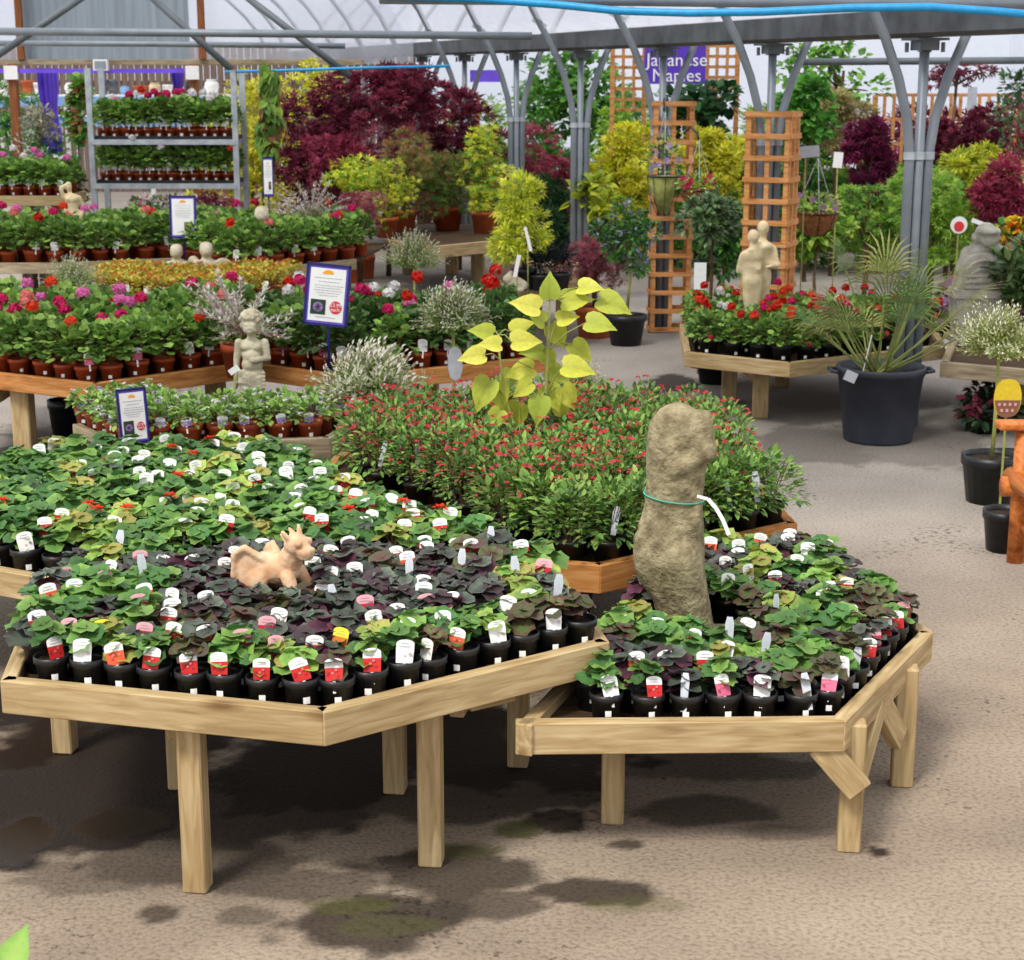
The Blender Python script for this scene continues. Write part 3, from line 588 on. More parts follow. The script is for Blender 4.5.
# =================================================================== metal two-shelf rack
RY = 17.0
xa, xb = Q(92, 150, RY)[0], Q(236, 150, RY)[0]; wz = Q(92, 68, RY)[2]
rk = thing('plant_rack', 'tall grey metal rack with two shelves of potted geraniums', 'rack', ((xa + xb) / 2, RY, 0)); hw = (xb - xa) / 2
for sx_ in (-1, 1):
    for sy in (0, .55):
        mb = MB(); mb.box((sx_ * hw, sy, (wz if sx_ < 0 else Q(236, 112 if 0 else 72, RY)[2]) / 2), (.055, .04, wz)); part('upright', mb, M['alu'], rk)
shz = [Q(160, 142, RY)[2], Q(160, 186, RY)[2]]
for z in shz:
    mb = MB(); mb.box((0, -.01, z), (2 * hw, .04, .05)); mb.box((0, .56, z), (2 * hw, .04, .05)); mb.box((0, .27, z + .01), (2 * hw, .52, .01)); part('shelf', mb, M['alu'], rk)
    for sx_ in (-1, 1): mb = MB(); mb.box((sx_ * (hw - .02), .27, z - .01), (.03, .52, .04)); part('side_bar', mb, M['alu'], rk)
# =================================================================== potted plants
def pot_mesh(rt, rb, h, mat, name='pot', lip=.006, liph=.018, seg=18):
    mb = MB(); mb.lathe([(rb, 0), (rt - lip * .9, h - liph), (rt, h - liph), (rt, h), (rt - .004, h), (rt - .006, h - .014)], seg, cap0=True)
    mb.lathe([(rt - .006, h - .014), (.001, h - .010)], seg, mat=1)
    return mb.mesh(name, [mat, M['soil']], True)
def tag_mesh(top, low, w=.046, h=.056, stem=.03, name='plant_tag', topfrac=.42):
    mb = MB(); n = 8; y = lambda z: .25 * z
    zt = h * (1 - topfrac)
    arc = [(w / 2 * math.cos(math.pi * i / n), h - w * .22 + w * .22 * math.sin(math.pi * i / n)) for i in range(n + 1)]
    mb.add([(-w / 2, y(zt), zt), (w / 2, y(zt), zt)] + [(a_, y(b_), b_) for a_, b_ in arc], [tuple(range(n + 3))], 0, top)
    mb.add([(-w * .46, 0, 0), (w * .46, 0, 0), (w / 2, y(zt), zt), (-w / 2, y(zt), zt)], [(0, 1, 2, 3)], 0, low)
    # print marks: pale lettering bars above, darker bloom spots below
    for k in range(2): mb.box((0, y(zt + .008 + k * .008) - .001, zt + .007 + k * .007), (w * (.6 - .12 * k), .0006, .0022), None, 0, mixc(top, (.3, .3, .35), .5))
    for k in range(5): mb.box((U(-.36, .36) * w, y(zt * .5) - .0015, U(.15, .85) * zt), (w * .14, .0006, w * .12), None, 0, mixc(low, (.95, .5, .45) if k % 2 else (.3, .01, .02), .4))
    mb.box((0, -.002, -stem / 2), (w * .16, .001, stem), None, 0, W3)
    return mb.mesh(name, [M['vcol']])
WHT = lin('f2f2f0')
TAGS = {'red': tag_mesh(WHT, lin('c42a28')), 'pink': tag_mesh(WHT, lin('dc6a8c')), 'orange': tag_mesh(WHT, lin('e2603a')), 'yellow': tag_mesh(lin('f2d83a'), lin('c87830')),
        'white': tag_mesh(WHT, WHT), 'crimson': tag_mesh(lin('d8a0a8'), lin('b81c3c'))}
def stick_mesh(c='c4c8d2'):
    mb = MB(); mb.add([(-.009, 0, -.04), (.009, 0, -.04), (.013, .01, .04), (.008, .013, .062), (-.008, .013, .062), (-.013, .01, .04)], [(0, 1, 2, 3, 4, 5)], 0, lin(c)); return mb.mesh('plant_tag', [M['vcol']])
TAGS['stick'] = stick_mesh()
def sticker_mesh(r, h, w=.017):
    mb = MB(); a = w / r / 2; vs = [(r * math.sin(t), -r * math.cos(t), z) for z in (h - w * .5, h + w * .5) for t in (-a, 0, a)]
    mb.add(vs, [(0, 1, 4, 3), (1, 2, 5, 4)], 0, W3); return mb.mesh('price_sticker', [M['white']])
bpot = pot_mesh(.047, .036, .085, M['black']); bstick = sticker_mesh(.0425, .036)
def begonia_leaves(pal, n, size, spread=.055, h0=.09, h1=.155, seed=0, lim=9):
    random.seed(seed); mb = MB()
    for i in range(n):
        a = i * 2.4 + U(-.3, .3); t = (i + .5) / n; rr = spread * math.sqrt(t) * U(.7, 1.15); z = h1 - (h1 - h0) * t ** 1.3 + U(-.01, .01)
        c = random.choice(pal); base = Vector((rr * math.cos(a), rr * math.sin(a), z)); d = Vector((math.cos(a), math.sin(a), U(-.35, .1)))
        mb.tube([(0, 0, .075), base * .55 + Vector((0, 0, .035)), base], .0018, 4, 0, mixc(c[1], (.4, .1, .06), .5), False)
        s = size * U(.75, 1.2); nn = Vector((.55 * math.cos(a), .55 * math.sin(a), 1)) + Vector((U(-.35, .35), U(-.35, .35), 0))
        br = U(.8, 1.2); mb.leaf(base - d * s * .25, d, nn, s, s * U(.9, 1.1), 'wavy', tuple(x * br for x in c[0]), tuple(x * br for x in c[1]), 0, .22)
    return mb
def hx(*l): return [(lin(a), lin(b)) for a, b in l]
PAL = {'green': hx(('4f9238', '3c7a34'), ('5ba03c', '3f8438'), ('6fae45', '4a8c3a'), ('3f7f3c', '2f6634'), ('2f6a3c', '3f8040')),
       'lime': hx(('86b84a', '5c9a3c'), ('9cc04e', '6aa040'), ('6eae44', '4c9038'), ('a89a4c', '7aa040')),
       'dark': hx(('5c6258', '3a463e'), ('4a4a48', '66766a'), ('503a3e', '3a3432'), ('66786a', '424640'), ('702c38', '40282c'), ('54685a', '3c3438')),
       'bronze': hx(('5c4636', '3e5c34'), ('6c3c34', '447038'), ('3c5c3c', '6c4440'), ('4c7040', '5c3430'))}
BEG = {}
for kd in PAL:
    for v in range(4):
        BEG[kd, v] = begonia_leaves(PAL[kd], 15, .066, .058, .092, .15, len(kd) * 13 + v).mesh('foliage', [M['leaf']], True)
        BEG[kd, v + 10] = begonia_leaves(PAL[kd], 10, .056, .036, .105, .145, len(kd) * 17 + v).mesh('foliage', [M['leaf']], True)
def beg_flower(c):
    mb = MB()
    for i in range(12):
        a = i * 2.4; r = .014 * math.sqrt(i / 12); d = Vector((math.cos(a), math.sin(a), 1.3 - i * .12)); mb.leaf((r * math.cos(a), r * math.sin(a), 0), d, (0, 0, 1), .018, .016, 'quad', c, mixc(c, (.4, .0, .0), .3))
    return mb.mesh('flower', [M['petal']])
BFL = {'red': beg_flower(lin('e03a22')), 'magenta': beg_flower(lin('d0306a'))}
def offset_poly(pts, d, sg):
    segs = []
    for i in range(len(pts) - 1):
        p, q = Vector(pts[i][:2]), Vector(pts[i + 1][:2]); t = (q - p).normalized(); nn = Vector((-t.y, t.x)) * sg * d; segs.append((p + nn, t, q + nn))
    out = [segs[0][0]]
    for (a, t, b_), (c, u, d_) in zip(segs, segs[1:]):
        den = t.x * u.y - t.y * u.x
        if abs(den) < 1e-4: out.append(b_)
        else:
            k = ((c.x - a.x) * u.y - (c.y - a.y) * u.x) / den; out.append(a + t * k)
    out.append(segs[-1][2]); return out
def rows(front, poly, n, sp, gap, first, margin, jit=.012, ext=.6):
    """rows of positions following the front edge of a bench, front row first, each from left to right"""
    sg = 1 if inside((Vector(front[0][:2]) + Vector(front[1][:2])) / 2 + Vector((-(front[1][1] - front[0][1]), front[1][0] - front[0][0])).normalized() * .03, poly) else -1
    f = [Vector(p[:2]) for p in front]; f[0] = f[0] + (f[0] - f[1]).normalized() * ext; f[-1] = f[-1] + (f[-1] - f[-2]).normalized() * ext
    res = []
    for k in range(n):
        pl = offset_poly(f, first + gap * k, sg); row = []; carry = U(0, sp)
        for a, b_ in zip(pl, pl[1:]):
            ln = (b_ - a).length; t = carry
            while t < ln:
                q = a + (b_ - a) * t / ln; q = (q.x + U(-jit, jit), q.y + U(-jit, jit))
                if inside(q, poly, margin): row.append(q)
                t += sp
            carry = t - ln
        row.sort(key=lambda q: q[0])
        rr = []
        for q in row:
            if all(math.hypot(q[0] - u[0], q[1] - u[1]) > sp * .8 for u in rr): rr.append(q)
        if rr: res.append(rr)
    return res
def nth(i): return ORD[i] if i < len(ORD) else '%dth' % (i + 1)
TAGW = {'red': 'red tag', 'pink': 'pink tag', 'orange': 'orange tag', 'yellow': 'yellow tag', 'white': 'white tag', 'crimson': 'crimson tag', 'stick': 'grey stick tag'}
KW = {'green': 'green-leaved', 'lime': 'light green', 'dark': 'dark-leaved', 'bronze': 'bronze-green'}
avoid = []
def begonia(q, z, kind, tg, where, i, k, sticker=True, flower=None, sc_=1.0):
    for (ax, ay, ar) in avoid:
        if math.hypot(q[0] - ax, q[1] - ay) < ar: return
    dx, dy = q[0], q[1]; face = -math.atan2(dx, dy) * .6 + U(-.35, .35)
    fr0 = k == 0 and sticker
    spec = [('pot', bpot, (0, 0, 0), False), ('foliage', BEG[kind, random.randrange(4) + (10 if fr0 else 0)], (0, .024 if fr0 else 0, U(-.012, .02)), True)]
    if tg: spec.append(('plant_tag', TAGS[tg], (U(-.012, .012), -.031, .083 if fr0 else (.112 if tg != 'stick' else .13)), False))
    if sticker: spec.append(('price_sticker', bstick, (0, 0, 0), False))
    if flower: spec.append(('flower', BFL[flower], (U(-.03, .03), U(-.04, 0), .165), False))
    lab = '%s begonia%s, %s from left, %s row, %s' % (KW[kind], (' with ' + TAGW[tg]) if tg else '', nth(i), nth(k), where)
    r = place(spec, 'potted_begonia', lab, 'potted plant', (q[0], q[1], z), face, 'begonias in black pots', sc_ * U(.95, 1.06))
    return r
# front left bench
dgx, dgy = P(283, 595, .635)
avoid = [(dgx, dgy, .085), (dgx - .09, dgy + .02, .07)]
random.seed(3)
for k, row in enumerate(rows([FL[0], FL[1], FL[2]], FL, 10, .098, .102, .085, .066, .006)):
    for i, q in enumerate(row):
        x, y = q
        if k < 1: kind = random.choice(['green', 'lime', 'green', 'lime', 'bronze'])
        elif k < 2: kind = random.choice(['green', 'lime', 'green', 'dark', 'dark'])
        elif -1.0 < x < -.02: kind = random.choice(['dark', 'dark', 'dark', 'dark', 'bronze'])
        else: kind = random.choice(['green', 'green', 'lime', 'dark'])
        if k == 0: tg = random.choice(['red', 'red', 'red', 'red', 'orange', 'white'] if x < -.4 else ['orange', 'red', 'white', None])
        elif k == 1: tg = random.choice(['yellow', 'red', 'white', 'pink', None, 'crimson', 'stick', 'orange'])
        else: tg = random.choice(['white', 'stick', 'red', 'crimson', 'orange', None, None, None, None])
        begonia(q, zFL - .032, kind, tg, 'front left bench', i, k, sticker=k < 3)
avoid = []
for k, row in enumerate(rows([BB[0], BB[1], BB[2]], BB, 15, .122, .122, .085, .07, .015)):
    for i, q in enumerate(row):
        kind = random.choice(['green', 'green', 'green', 'green', 'lime'])
        tg = random.choice(['white', 'white', 'white', None, None]) if k > 6 else random.choice(['red', 'red', None, None, 'white', None, None])
        begonia(q, zBB - .032, kind, tg, 'rear left bench', i, k, sticker=k < 1, flower=random.choice([None] * 12 + ['red']), sc_=1.08)
# low right bench
sx0, sy0 = P(690, 642, zR - .03)
avoid = [(sx0, sy0, .15), (sx0 + .02, sy0 - .11, .11), (sx0 - .06, sy0 - .06, .12), (sx0 + .09, sy0 - .06, .10)]
for k, row in enumerate(rows([RB[0], RB[1], RB[2]], RB, 11, .104, .108, .09, .07, .008)):
    for i, q in enumerate(row):
        if q[0] < .19: continue
        kind = random.choice(['green', 'dark', 'bronze', 'dark', 'green', 'lime' if k else 'bronze'])
        tg = random.choice(['red', 'pink', 'red', 'stick', 'white', 'crimson']) if k < 1 else random.choice(['stick', 'white', 'red', 'orange', None, None, None, None, None])
        begonia(q, zR - .032, kind, tg, 'low right bench', i, k, sticker=k < 2)
# ---------------------------------------------------------------- fuchsias
def mound(pal, n, rad, h, z0, size, kind='oval', seed=0, up=.5, wr=.5, stems=8, flat=1.0, mat=None):
    random.seed(seed); mb = MB()
    for i in range(stems):
        a = U(0, 6.28); e = Vector((math.cos(a) * rad * .6, math.sin(a) * rad * .6, z0 + h * .8)); mb.tube([(0, 0, z0 - .02), e * .5 + Vector((0, 0, z0 * .5)), e], .0018, 4, 0, lin('6a5a30'), False)
    for i in range(n):
        a = U(0, 6.28); el = math.asin(U(-.25, 1)); r = U(.55, 1) ** .6
        o = Vector((math.cos(a) * math.cos(el) * rad * r, math.sin(a) * math.cos(el) * rad * r, z0 + h * .35 + math.sin(el) * h * .65 * r))
        d = Vector((math.cos(a) * math.cos(el), math.sin(a) * math.cos(el), math.sin(el) * .8)) + Vector((U(-.6, .6), U(-.6, .6), U(-.4, .6)))
        c = random.choice(pal); b_ = U(.75, 1.25); s = size * U(.7, 1.2)
        mb.leaf(o, d, (U(-.4, .4), U(-.4, .4), 1), s, s * wr, kind, tuple(x * b_ for x in c), tuple(x * b_ * .85 for x in c), 0, .2)
    return mb
G_ = lambda *l: [lin(a) for a in l]
fpal = G_('4f9236', '5fa23c', '3f8034', '6caa42', '4a8a38', '7caa48')
fpal2 = G_('3f7e3c', '4c8c44', '2f6838', '5a9448')
fpot = pot_mesh(.055, .042, .095, M['black'])
FUL = [mound(fpal, 260, .115, .22, .055, .038, 'oval', 20 + v, wr=.5).mesh('foliage', [M['leaf']]) for v in range(4)]
FUR = [mound(fpal + G_('7a6a3c'), 250, .115, .24, .06, .033, 'oval', 30 + v, wr=.5).mesh('foliage', [M['leaf']]) for v in range(3)]
def buds(cs, n, rad, h, z0, seed, s=.011):
    random.seed(seed); mb = MB()
    for i in range(n):
        a = U(0, 6.28); el = math.asin(U(.0, 1)); o = Vector((math.cos(a) * math.cos(el) * rad, math.sin(a) * math.cos(el) * rad, z0 + h * .35 + math.sin(el) * h * .68)); c = random.choice(cs)
        for k in range(4):
            b_ = k * 1.57; mb.leaf(o, (math.cos(b_), math.sin(b_), U(-.9, .2)), (0, 0, 1), s * U(.8, 1.5), s, 'quad', c, tuple(x * .7 for x in c))
    return mb.mesh('flowers', [M['petal']])
FB = [buds(G_('d83048', 'e0485a', 'b8243c', 'c85060'), 12, .11, .22, .10, 40 + v, .013) for v in range(3)] + [buds(G_('e05068', 'd03050'), 6, .10, .2, .11, 48)]
random.seed(5)
fr_ = rows([FU[0], FU[1], FU[2]], FU, 18, .135, .135, .09, .075, .015, 2.0)
cat_x, cat_y = P(532, 452, .6)[0], P(532, 452, .6)[1]
for k, row in enumerate(fr_):
    for i, q in enumerate(row):
        if math.hypot(q[0] - cat_x, q[1] - cat_y) < .12: continue
        many = q[0] < .35
        spec = [('pot', fpot, (0, 0, 0), False), ('foliage', random.choice(FUL if k < 2 else FUR), (0, 0, 0), True)]
        if k > 0: spec.append(('flowers', FB[random.randrange(3)] if many else FB[random.choice([1, 3, 3])], (0, 0, .012), True))
        if random.random() < .12: spec.append(('plant_tag', TAGS['stick'], (.03, -.04, .16), False))
        place(spec, 'potted_fuchsia', '%s in black pot, %s from left, %s row, fuchsia bench' % ('red-budded fuchsia' if many and k else 'leafy green fuchsia', nth(i), nth(k)),
              'potted plant', (q[0], q[1], zFU - .032), U(-.4, .4), 'fuchsias in black pots', U(.95, 1.1))
# ---------------------------------------------------------------- geraniums
gpal = G_('5c9c38', '4c8c34', '6cac40', '3f7c30', '7cb848')
gdk = G_('3f7838', '4a843c', '34682e', '548c40')
tpot = pot_mesh(.056, .042, .092, M['terra'], seg=16); tst = sticker_mesh(.0505, .04, .016)
GL = [mound(gpal, 120, .098, .21, .08, .043, 'wavy', 60 + v, wr=1.0).mesh('foliage', [M['leaf']]) for v in range(3)] + [mound(gdk, 120, .10, .21, .08, .045, 'wavy', 64 + v, wr=1.0).mesh('foliage', [M['leaf']]) for v in range(2)]
def head_mesh(c, stalk=.11):
    mb = MB(); mb.tube([(0, 0, -stalk), (.004, 0, -stalk * .5), (0, 0, 0)], .002, 4, 0, lin('5c8a3c'), False)
    for i in range(26):
        z = U(-.4, 1); a = i * 2.4; d = Vector((math.cos(a) * math.sqrt(1 - z * z * .9), math.sin(a) * math.sqrt(1 - z * z * .9), z)); b_ = U(.8, 1.15)
        tg_ = (Vector((U(-1, 1), U(-1, 1), U(-1, 1))).cross(d)).normalized() + d * .35; mb.leaf(d * .026 - tg_ * .013, tg_, d, .028, .032, 'quad', tuple(min(1, x * b_) for x in c), tuple(x * .75 for x in c))
    return mb.mesh('flower_head', [M['petal']])
HC = {'red': lin('dc2a1c'), 'orange-red': lin('ec4a24'), 'magenta': lin('d8246a'), 'pink': lin('f07cc0'), 'white': lin('f0ecec'), 'crimson': lin('c01840'), 'purple': lin('9a5ac8'), 'salmon': lin('f08a84')}
HD = {c: head_mesh(v) for c, v in HC.items()}
def geranium(q, z, colour, n, where, i, k, dark=False, sc_=1.0, tg='white', pot=None, name='potted_geranium', pk='terracotta', st=None, fol=None):
    spec = [('pot', pot or tpot, (0, 0, 0), False), ('foliage', fol or (random.choice(GL[3:]) if dark else random.choice(GL[:3])), (0, 0, 0), True)]
    for j in range(n): spec.append(('flower_head', HD[colour], (U(-.06, .06), U(-.09, .04), U(.27, .36)), True))
    if tg: spec.append(('plant_tag', TAGS[tg], (U(-.02, .02), -.052, .10), False))
    if st is not False: spec.append(('price_sticker', st or tst, (0, 0, 0), False))
    cs = ('%s-flowered geranium' % colour) if n else 'geranium not in flower'
    return place(spec, name, '%s in %s pot, %s from left, %s row, %s' % (cs, pk, nth(i), nth(k), where), 'potted plant', (q[0], q[1], z), -math.atan2(q[0], q[1]) * .6 + U(-.3, .3), 'geraniums in pots', sc_ * U(.94, 1.08))
random.seed(11)
for poly, fr2, where, cols_ in ((G1, G1[:3], 'middle left bench', ['magenta', 'pink', 'orange-red', 'salmon', 'magenta']), (G2, G2[:3], 'middle bench', ['red', 'red', 'red', 'magenta', 'pink', 'white'])):
    for k, row in enumerate(rows(fr2, poly, 5 if poly is G1 else 4, .155, .19, .11, .07, .01)):
        for i, q in enumerate(row):
            col_ = random.choice(cols_); n = random.choice([0, 0, 0, 1, 1, 2] if poly is G2 else [0, 0, 0, 1, 0, 1, 2]) if k else random.choice([0, 1, 0, 0])
            geranium(q, zG - .032, col_, n, where, i, k, dark=(q[0] > -1.5 and R() < .7), tg=random.choice(['white', 'pink', None]) if k == 0 else None, st=None if k < 1 else False, sc_=1.13 + .03 * k)
random.seed(12)
for k, row in enumerate(rows([RG[0], RG[1], RG[2], RG[3], RG[4]][0:2] + [(-2.9, 14.6), RG[3], RG[4]], RG, 4, .19, .26, .12, .08, .015)):
    for i, q in enumerate(row):
        col_ = random.choice(['red', 'crimson', 'orange-red', 'magenta', 'pink', 'salmon'])
        n = random.choice([0, 0, 0, 0, 1, 1])
        geranium(q, zRG - .032, col_, n, 'long rear bench', i, k, tg='white' if k == 0 and R() < .5 else None, st=False, sc_=1.3)
random.seed(13)
# yellow and orange bedding
COL = [mound(G_('ccc040', 'd8cc50', 'b0b040', '9cb044', 'c8b848', 'c8a040'), 100, .10, .12, .085, .034, 'oval', 80 + v, wr=.7).mesh('foliage', [M['leaf2']]) for v in range(3)]
CFL = [buds(G_('e0502c', 'ec6a34', 'b84030', 'e88040'), 8, .10, .12, .095, 90 + v, .014) for v in range(3)]
for k, row in enumerate(rows([CO[0], CO[1], CO[2]], CO, 6, .15, .16, .1, .07, .01)):
    for i, q in enumerate(row):
        spec = [('pot', tpot, (0, 0, 0), False), ('foliage', random.choice(COL), (0, 0, 0), True), ('flowers', random.choice(CFL), (0, 0, .01), True)]
        if k == 0: spec.append(('price_sticker', tst, (0, 0, 0), False)); spec.append(('plant_tag', TAGS['white'], (0, -.052, .1), False))
        place(spec, 'potted_bedding_plant', 'yellow and orange bedding plant, %s from left, %s row, far left bench' % (nth(i), nth(k)), 'potted plant', (q[0], q[1], zCO - .032), U(-.3, .3), 'yellow bedding plants', 1.1)
# low mossy bench: small leafy plants with white and violet blooms
PAL_ = [mound(G_('6cac44', '7cbc4c', '5a9c40', '8cc458'), 110, .08, .09, .085, .032, 'oval', 100 + v, wr=.7).mesh('foliage', [M['leaf']]) for v in range(3)]
VF = [buds(G_('e8e4f0', 'f4f2f8', 'b8a8d8'), 5, .08, .09, .10, 110 + v, .014) for v in range(3)]
TAGS['violet'] = tag_mesh(WHT, lin('a890d0'), .045, .04)
random.seed(14)
for k, row in enumerate(rows([PA[0], PA[1], PA[2], PA[3]], PA, 3, .142, .15, .085, .065, .005)):
    for i, q in enumerate(row):
        if math.hypot(q[0] - Q(253, 400, 8.62)[0], q[1] - 8.62) < .14: continue
        spec = [('pot', tpot, (0, 0, 0), False), ('foliage', random.choice(PAL_), (0, 0, 0), True), ('flowers', random.choice(VF), (0, 0, .01), True), ('plant_tag', TAGS['violet'], (U(-.01, .01), -.05, .095), False), ('price_sticker', tst, (0, 0, 0), False)]
        place(spec, 'potted_nemesia', 'green plant with violet tag, terracotta pot, %s from left, %s row, low mossy bench' % (nth(i), nth(k)), 'potted plant', (q[0], q[1], zPA - .032), U(-.25, .25), 'violet tagged plants', 1.12)
# palm-side bench: geraniums in black pots
spot = pot_mesh(.068, .052, .115, M['black']); sst = sticker_mesh(.0625, .045, .02)
random.seed(15)
TAGS['redtag'] = tag_mesh(lin('d83a30'), lin('b82420'), .045, .05)
for k, row in enumerate(rows([HB[5], HB[0], HB[1], HB[2]], HB, 5, .165, .18, .12, .085, .01, 0)):
    for i, q in enumerate(row):
        col_ = random.choice(['red', 'orange-red', 'magenta', 'red', 'magenta', 'white']) if q[0] > 1.2 or k > 1 else random.choice(['red', 'magenta'])
        if math.hypot(q[0] - Q(757, 300, 11.1)[0], q[1] - 11.1) < .13: continue
        geranium(q, zHB - .032, col_, random.choice([0, 1, 1, 2]), 'palm-side bench', i, k, sc_=.92, pot=spot, pk='black', st=sst, tg='redtag' if k == 0 and R() < .5 else None)
# rack plants and trays
rpot = pot_mesh(.05, .038, .08, M['terra'], seg=14); rst = sticker_mesh(.045, .03, .02)
tr_ = MB(); tr_.box((0, 0, .018), (.96 * hw, .5, .036))
random.seed(16)
for si, z in enumerate(shz):
    for s in (-1, 1):
        mb = MB(); bw = hw * .96
        for bx_ in ((0, -.24, .02, bw, .012, .04), (0, .24, .02, bw, .012, .04), (-bw / 2, 0, .02, .012, .48, .04), (bw / 2, 0, .02, .012, .48, .04), (0, 0, .004, bw, .48, .006)): mb.box(bx_[:3], bx_[3:])
        o = part('plant_tray', mb, M['black'], None, loc=(rk.location.x + s * hw * .49, RY + .27, z + .017)); tag(o, 'black plastic tray on the %s half of the %s rack shelf' % ('left' if s < 0 else 'right', ['upper', 'lower'][si]), 'tray')
    for r_ in range(2):
        n = 12
        for i in range(n):
            x = rk.location.x + (-1 + 2 * (i + .5) / n) * hw * .93; spec_fl = ['white', 'pink', 'magenta', 'white', 'red'][i % 5] if si == 0 else ['white', 'salmon', 'red'][i % 3]
            nfl = random.choice([1, 2, 3]) if r_ and si == 0 else random.choice([0, 0, 1])
            if i > 7 and si == 0: spec_fl = 'white'
            if 4 <= i <= 7 and si == 0 and r_: spec_fl = 'magenta'
            geranium((x, RY + .1 + r_ * .25), z + .026, spec_fl, nfl, '%s rack shelf' % ['upper', 'lower'][si], i, r_, pot=rpot, st=rst if r_ == 0 else False, tg='white' if r_ == 0 else None, sc_=1.3 if si == 0 else 1.25)
# raised left shelf
random.seed(17)
for r_ in range(3):
    for i in range(7):
        x = LBp[0][0] + .1 + i * (LBp[1][0] - LBp[0][0] - .2) / 6
        geranium((x, 15.72 + r_ * .19), zLB - .032, random.choice(['white', 'pink', 'white']), 1 if r_ else 0, 'raised left shelf', i, r_, sc_=1.15, st=None if r_ == 0 else False, tg='white' if r_ == 0 else None)
# =================================================================== trees and shrubs
def tree(name, label, x, yt, yb, wpx, Y, pal, kind='palm3', size=.07, n=1200, z0=0.0, pot=None, trunk=True, up=.2, wr=.6, lumps=18, mat='leaf2', group=None, cat='tree', seed=None, stem=None, pr=None, depth=.8, stemh=.02, cane=False):
    random.seed(seed if seed is not None else int(x * 7 + yt))
    if Y >= 14 and cat == 'tree' and wpx > 44: wpx *= 1.22
    X, _, zt = Q(x, yt, Y); zb = Q(x, yb, Y)[2]; s = Y * 1.02 / F; rx = wpx * s / 2; rz = (zt - zb) / 2; cz = (zt + zb) / 2
    t = thing(name, label, cat, (X, Y, z0), 0, group); mb = MB(); bl = []
    for i in range(lumps):
        a = U(0, 6.28); el = U(-1.2, 1.4); q = U(.3, .95); bl.append((Vector((math.cos(a) * math.cos(el) * rx * q, math.sin(a) * math.cos(el) * rx * depth * q, cz - z0 + math.sin(el) * rz * q)), U(.16, .42)))
    for i in range(int(n * 1.35)):
        c, br = random.choice(bl); d = Vector((U(-1, 1), U(-1, 1), U(-.8, 1))); d = d.normalized() if d.length > .1 else Vector((0, 0, 1)); q = U(.4, 1) ** .5
        o = c + Vector((d.x * rx * br, d.y * rx * depth * br, d.z * rz * br * 1.05)) * q
        cc = random.choice(pal); b_ = U(.7, 1.25); sz = size * U(.7, 1.3); dd = d + Vector((U(-.6, .6), U(-.6, .6), up + U(-.5, .4)))
        mb.leaf(o, dd, (U(-.5, .5), U(-.9, .2), 1), sz, sz * wr, kind, tuple(min(1, v * b_) for v in cc), tuple(v * b_ * .8 for v in cc), 0, .25)
    part('foliage', mb, M[mat], t)
    ph = 0
    if pot:
        pm, r_, h_ = pot; mb = MB(); mb.lathe([(r_ * .74, 0), (r_ * .95, h_ * .82), (r_ * 1.04, h_ * .82), (r_ * 1.04, h_), (r_ * .95, h_), (r_ * .93, h_ * .9)], 24, cap0=True); po = part('pot', mb, M[pm], t, True)
        mb = MB(); mb.lathe([(r_ * .93, h_ * .9), (.001, h_ * .93)], 24); part('soil', mb, M['soil'], po, True); ph = h_ * .88
    if trunk:
        mb = MB(); k = max(.012, min(.03, rx * .06)) if stem is None else stem; j = U(-.04, .04); top = cz - z0 + rz * .1
        mb.tube([(0, 0, ph), (j, 0, (ph + top) / 2), (0, 0, top)], [k, k * .8, k * .5], 7)
        for i in range(6):
            c, br = bl[i % len(bl)]; st = Vector((0, 0, max(ph + .05, cz - z0 - rz * U(.1, .8)))); mb.tube([st, (st + c) * .5 + Vector((0, 0, .02)), c], [k * .5, k * .4, k * .2], 5)
        part('trunk', mb, M['bark' if not cane else 'cane'], t, True)
    return t
RED = G_('85304a', '94384e', '6a2438', 'a04858', '5c2032'); CRIM = G_('a03850', 'b44a60', '882c44', 'a83c56')
YEL = G_('e6e22c', 'f0ec4c', 'ccd438', 'dce034', 'f4f068'); LIME = G_('8ab83c', '9cc848', '74a838', 'b0d050', '6a9c34')
GRN = G_('4a8834', '5c9c3c', '3a7430', '6caa44'); RUST = G_('7c8a3c', '8c7440', '9a6a44', '6a8a38', 'a07a50'); DGR = G_('2c5a30', '38683a', '244c28', '44743e')
BG = G_('3c6c34', '4a7c3c', '5a8c44', '6a7c40', '345c30')
# back hedge of mixed stock
hed = [(15, 90, 250, 90, 22, GRN), (250, 80, 260, 100, 21, YEL), (330, 100, 260, 110, 21.5, RED), (420, 110, 250, 100, 22, CRIM), (470, 130, 250, 90, 21, GRN), (545, 130, 260, 90, 20.5, CRIM), (620, 110, 270, 110, 21, LIME), (700, 100, 270, 110, 21, YEL),
       (780, 110, 270, 100, 20, LIME), (850, 110, 270, 110, 21, CRIM), (930, 105, 270, 110, 20.5, RED), (1000, 110, 280, 110, 20, GRN), (1060, 90, 280, 100, 18, CRIM), (880, 150, 280, 100, 18.5, LIME), (960, 160, 280, 100, 18, LIME), (740, 150, 280, 90, 19, GRN), (660, 150, 280, 90, 19, GRN), (560, 170, 270, 80, 19.5, DGR), (810, 160, 280, 90, 18.5, GRN)]
nmc = {id(GRN): 'mid green', id(YEL): 'yellow', id(RED): 'dark purple-red', id(CRIM): 'crimson', id(LIME): 'lime green', id(DGR): 'dark green'}
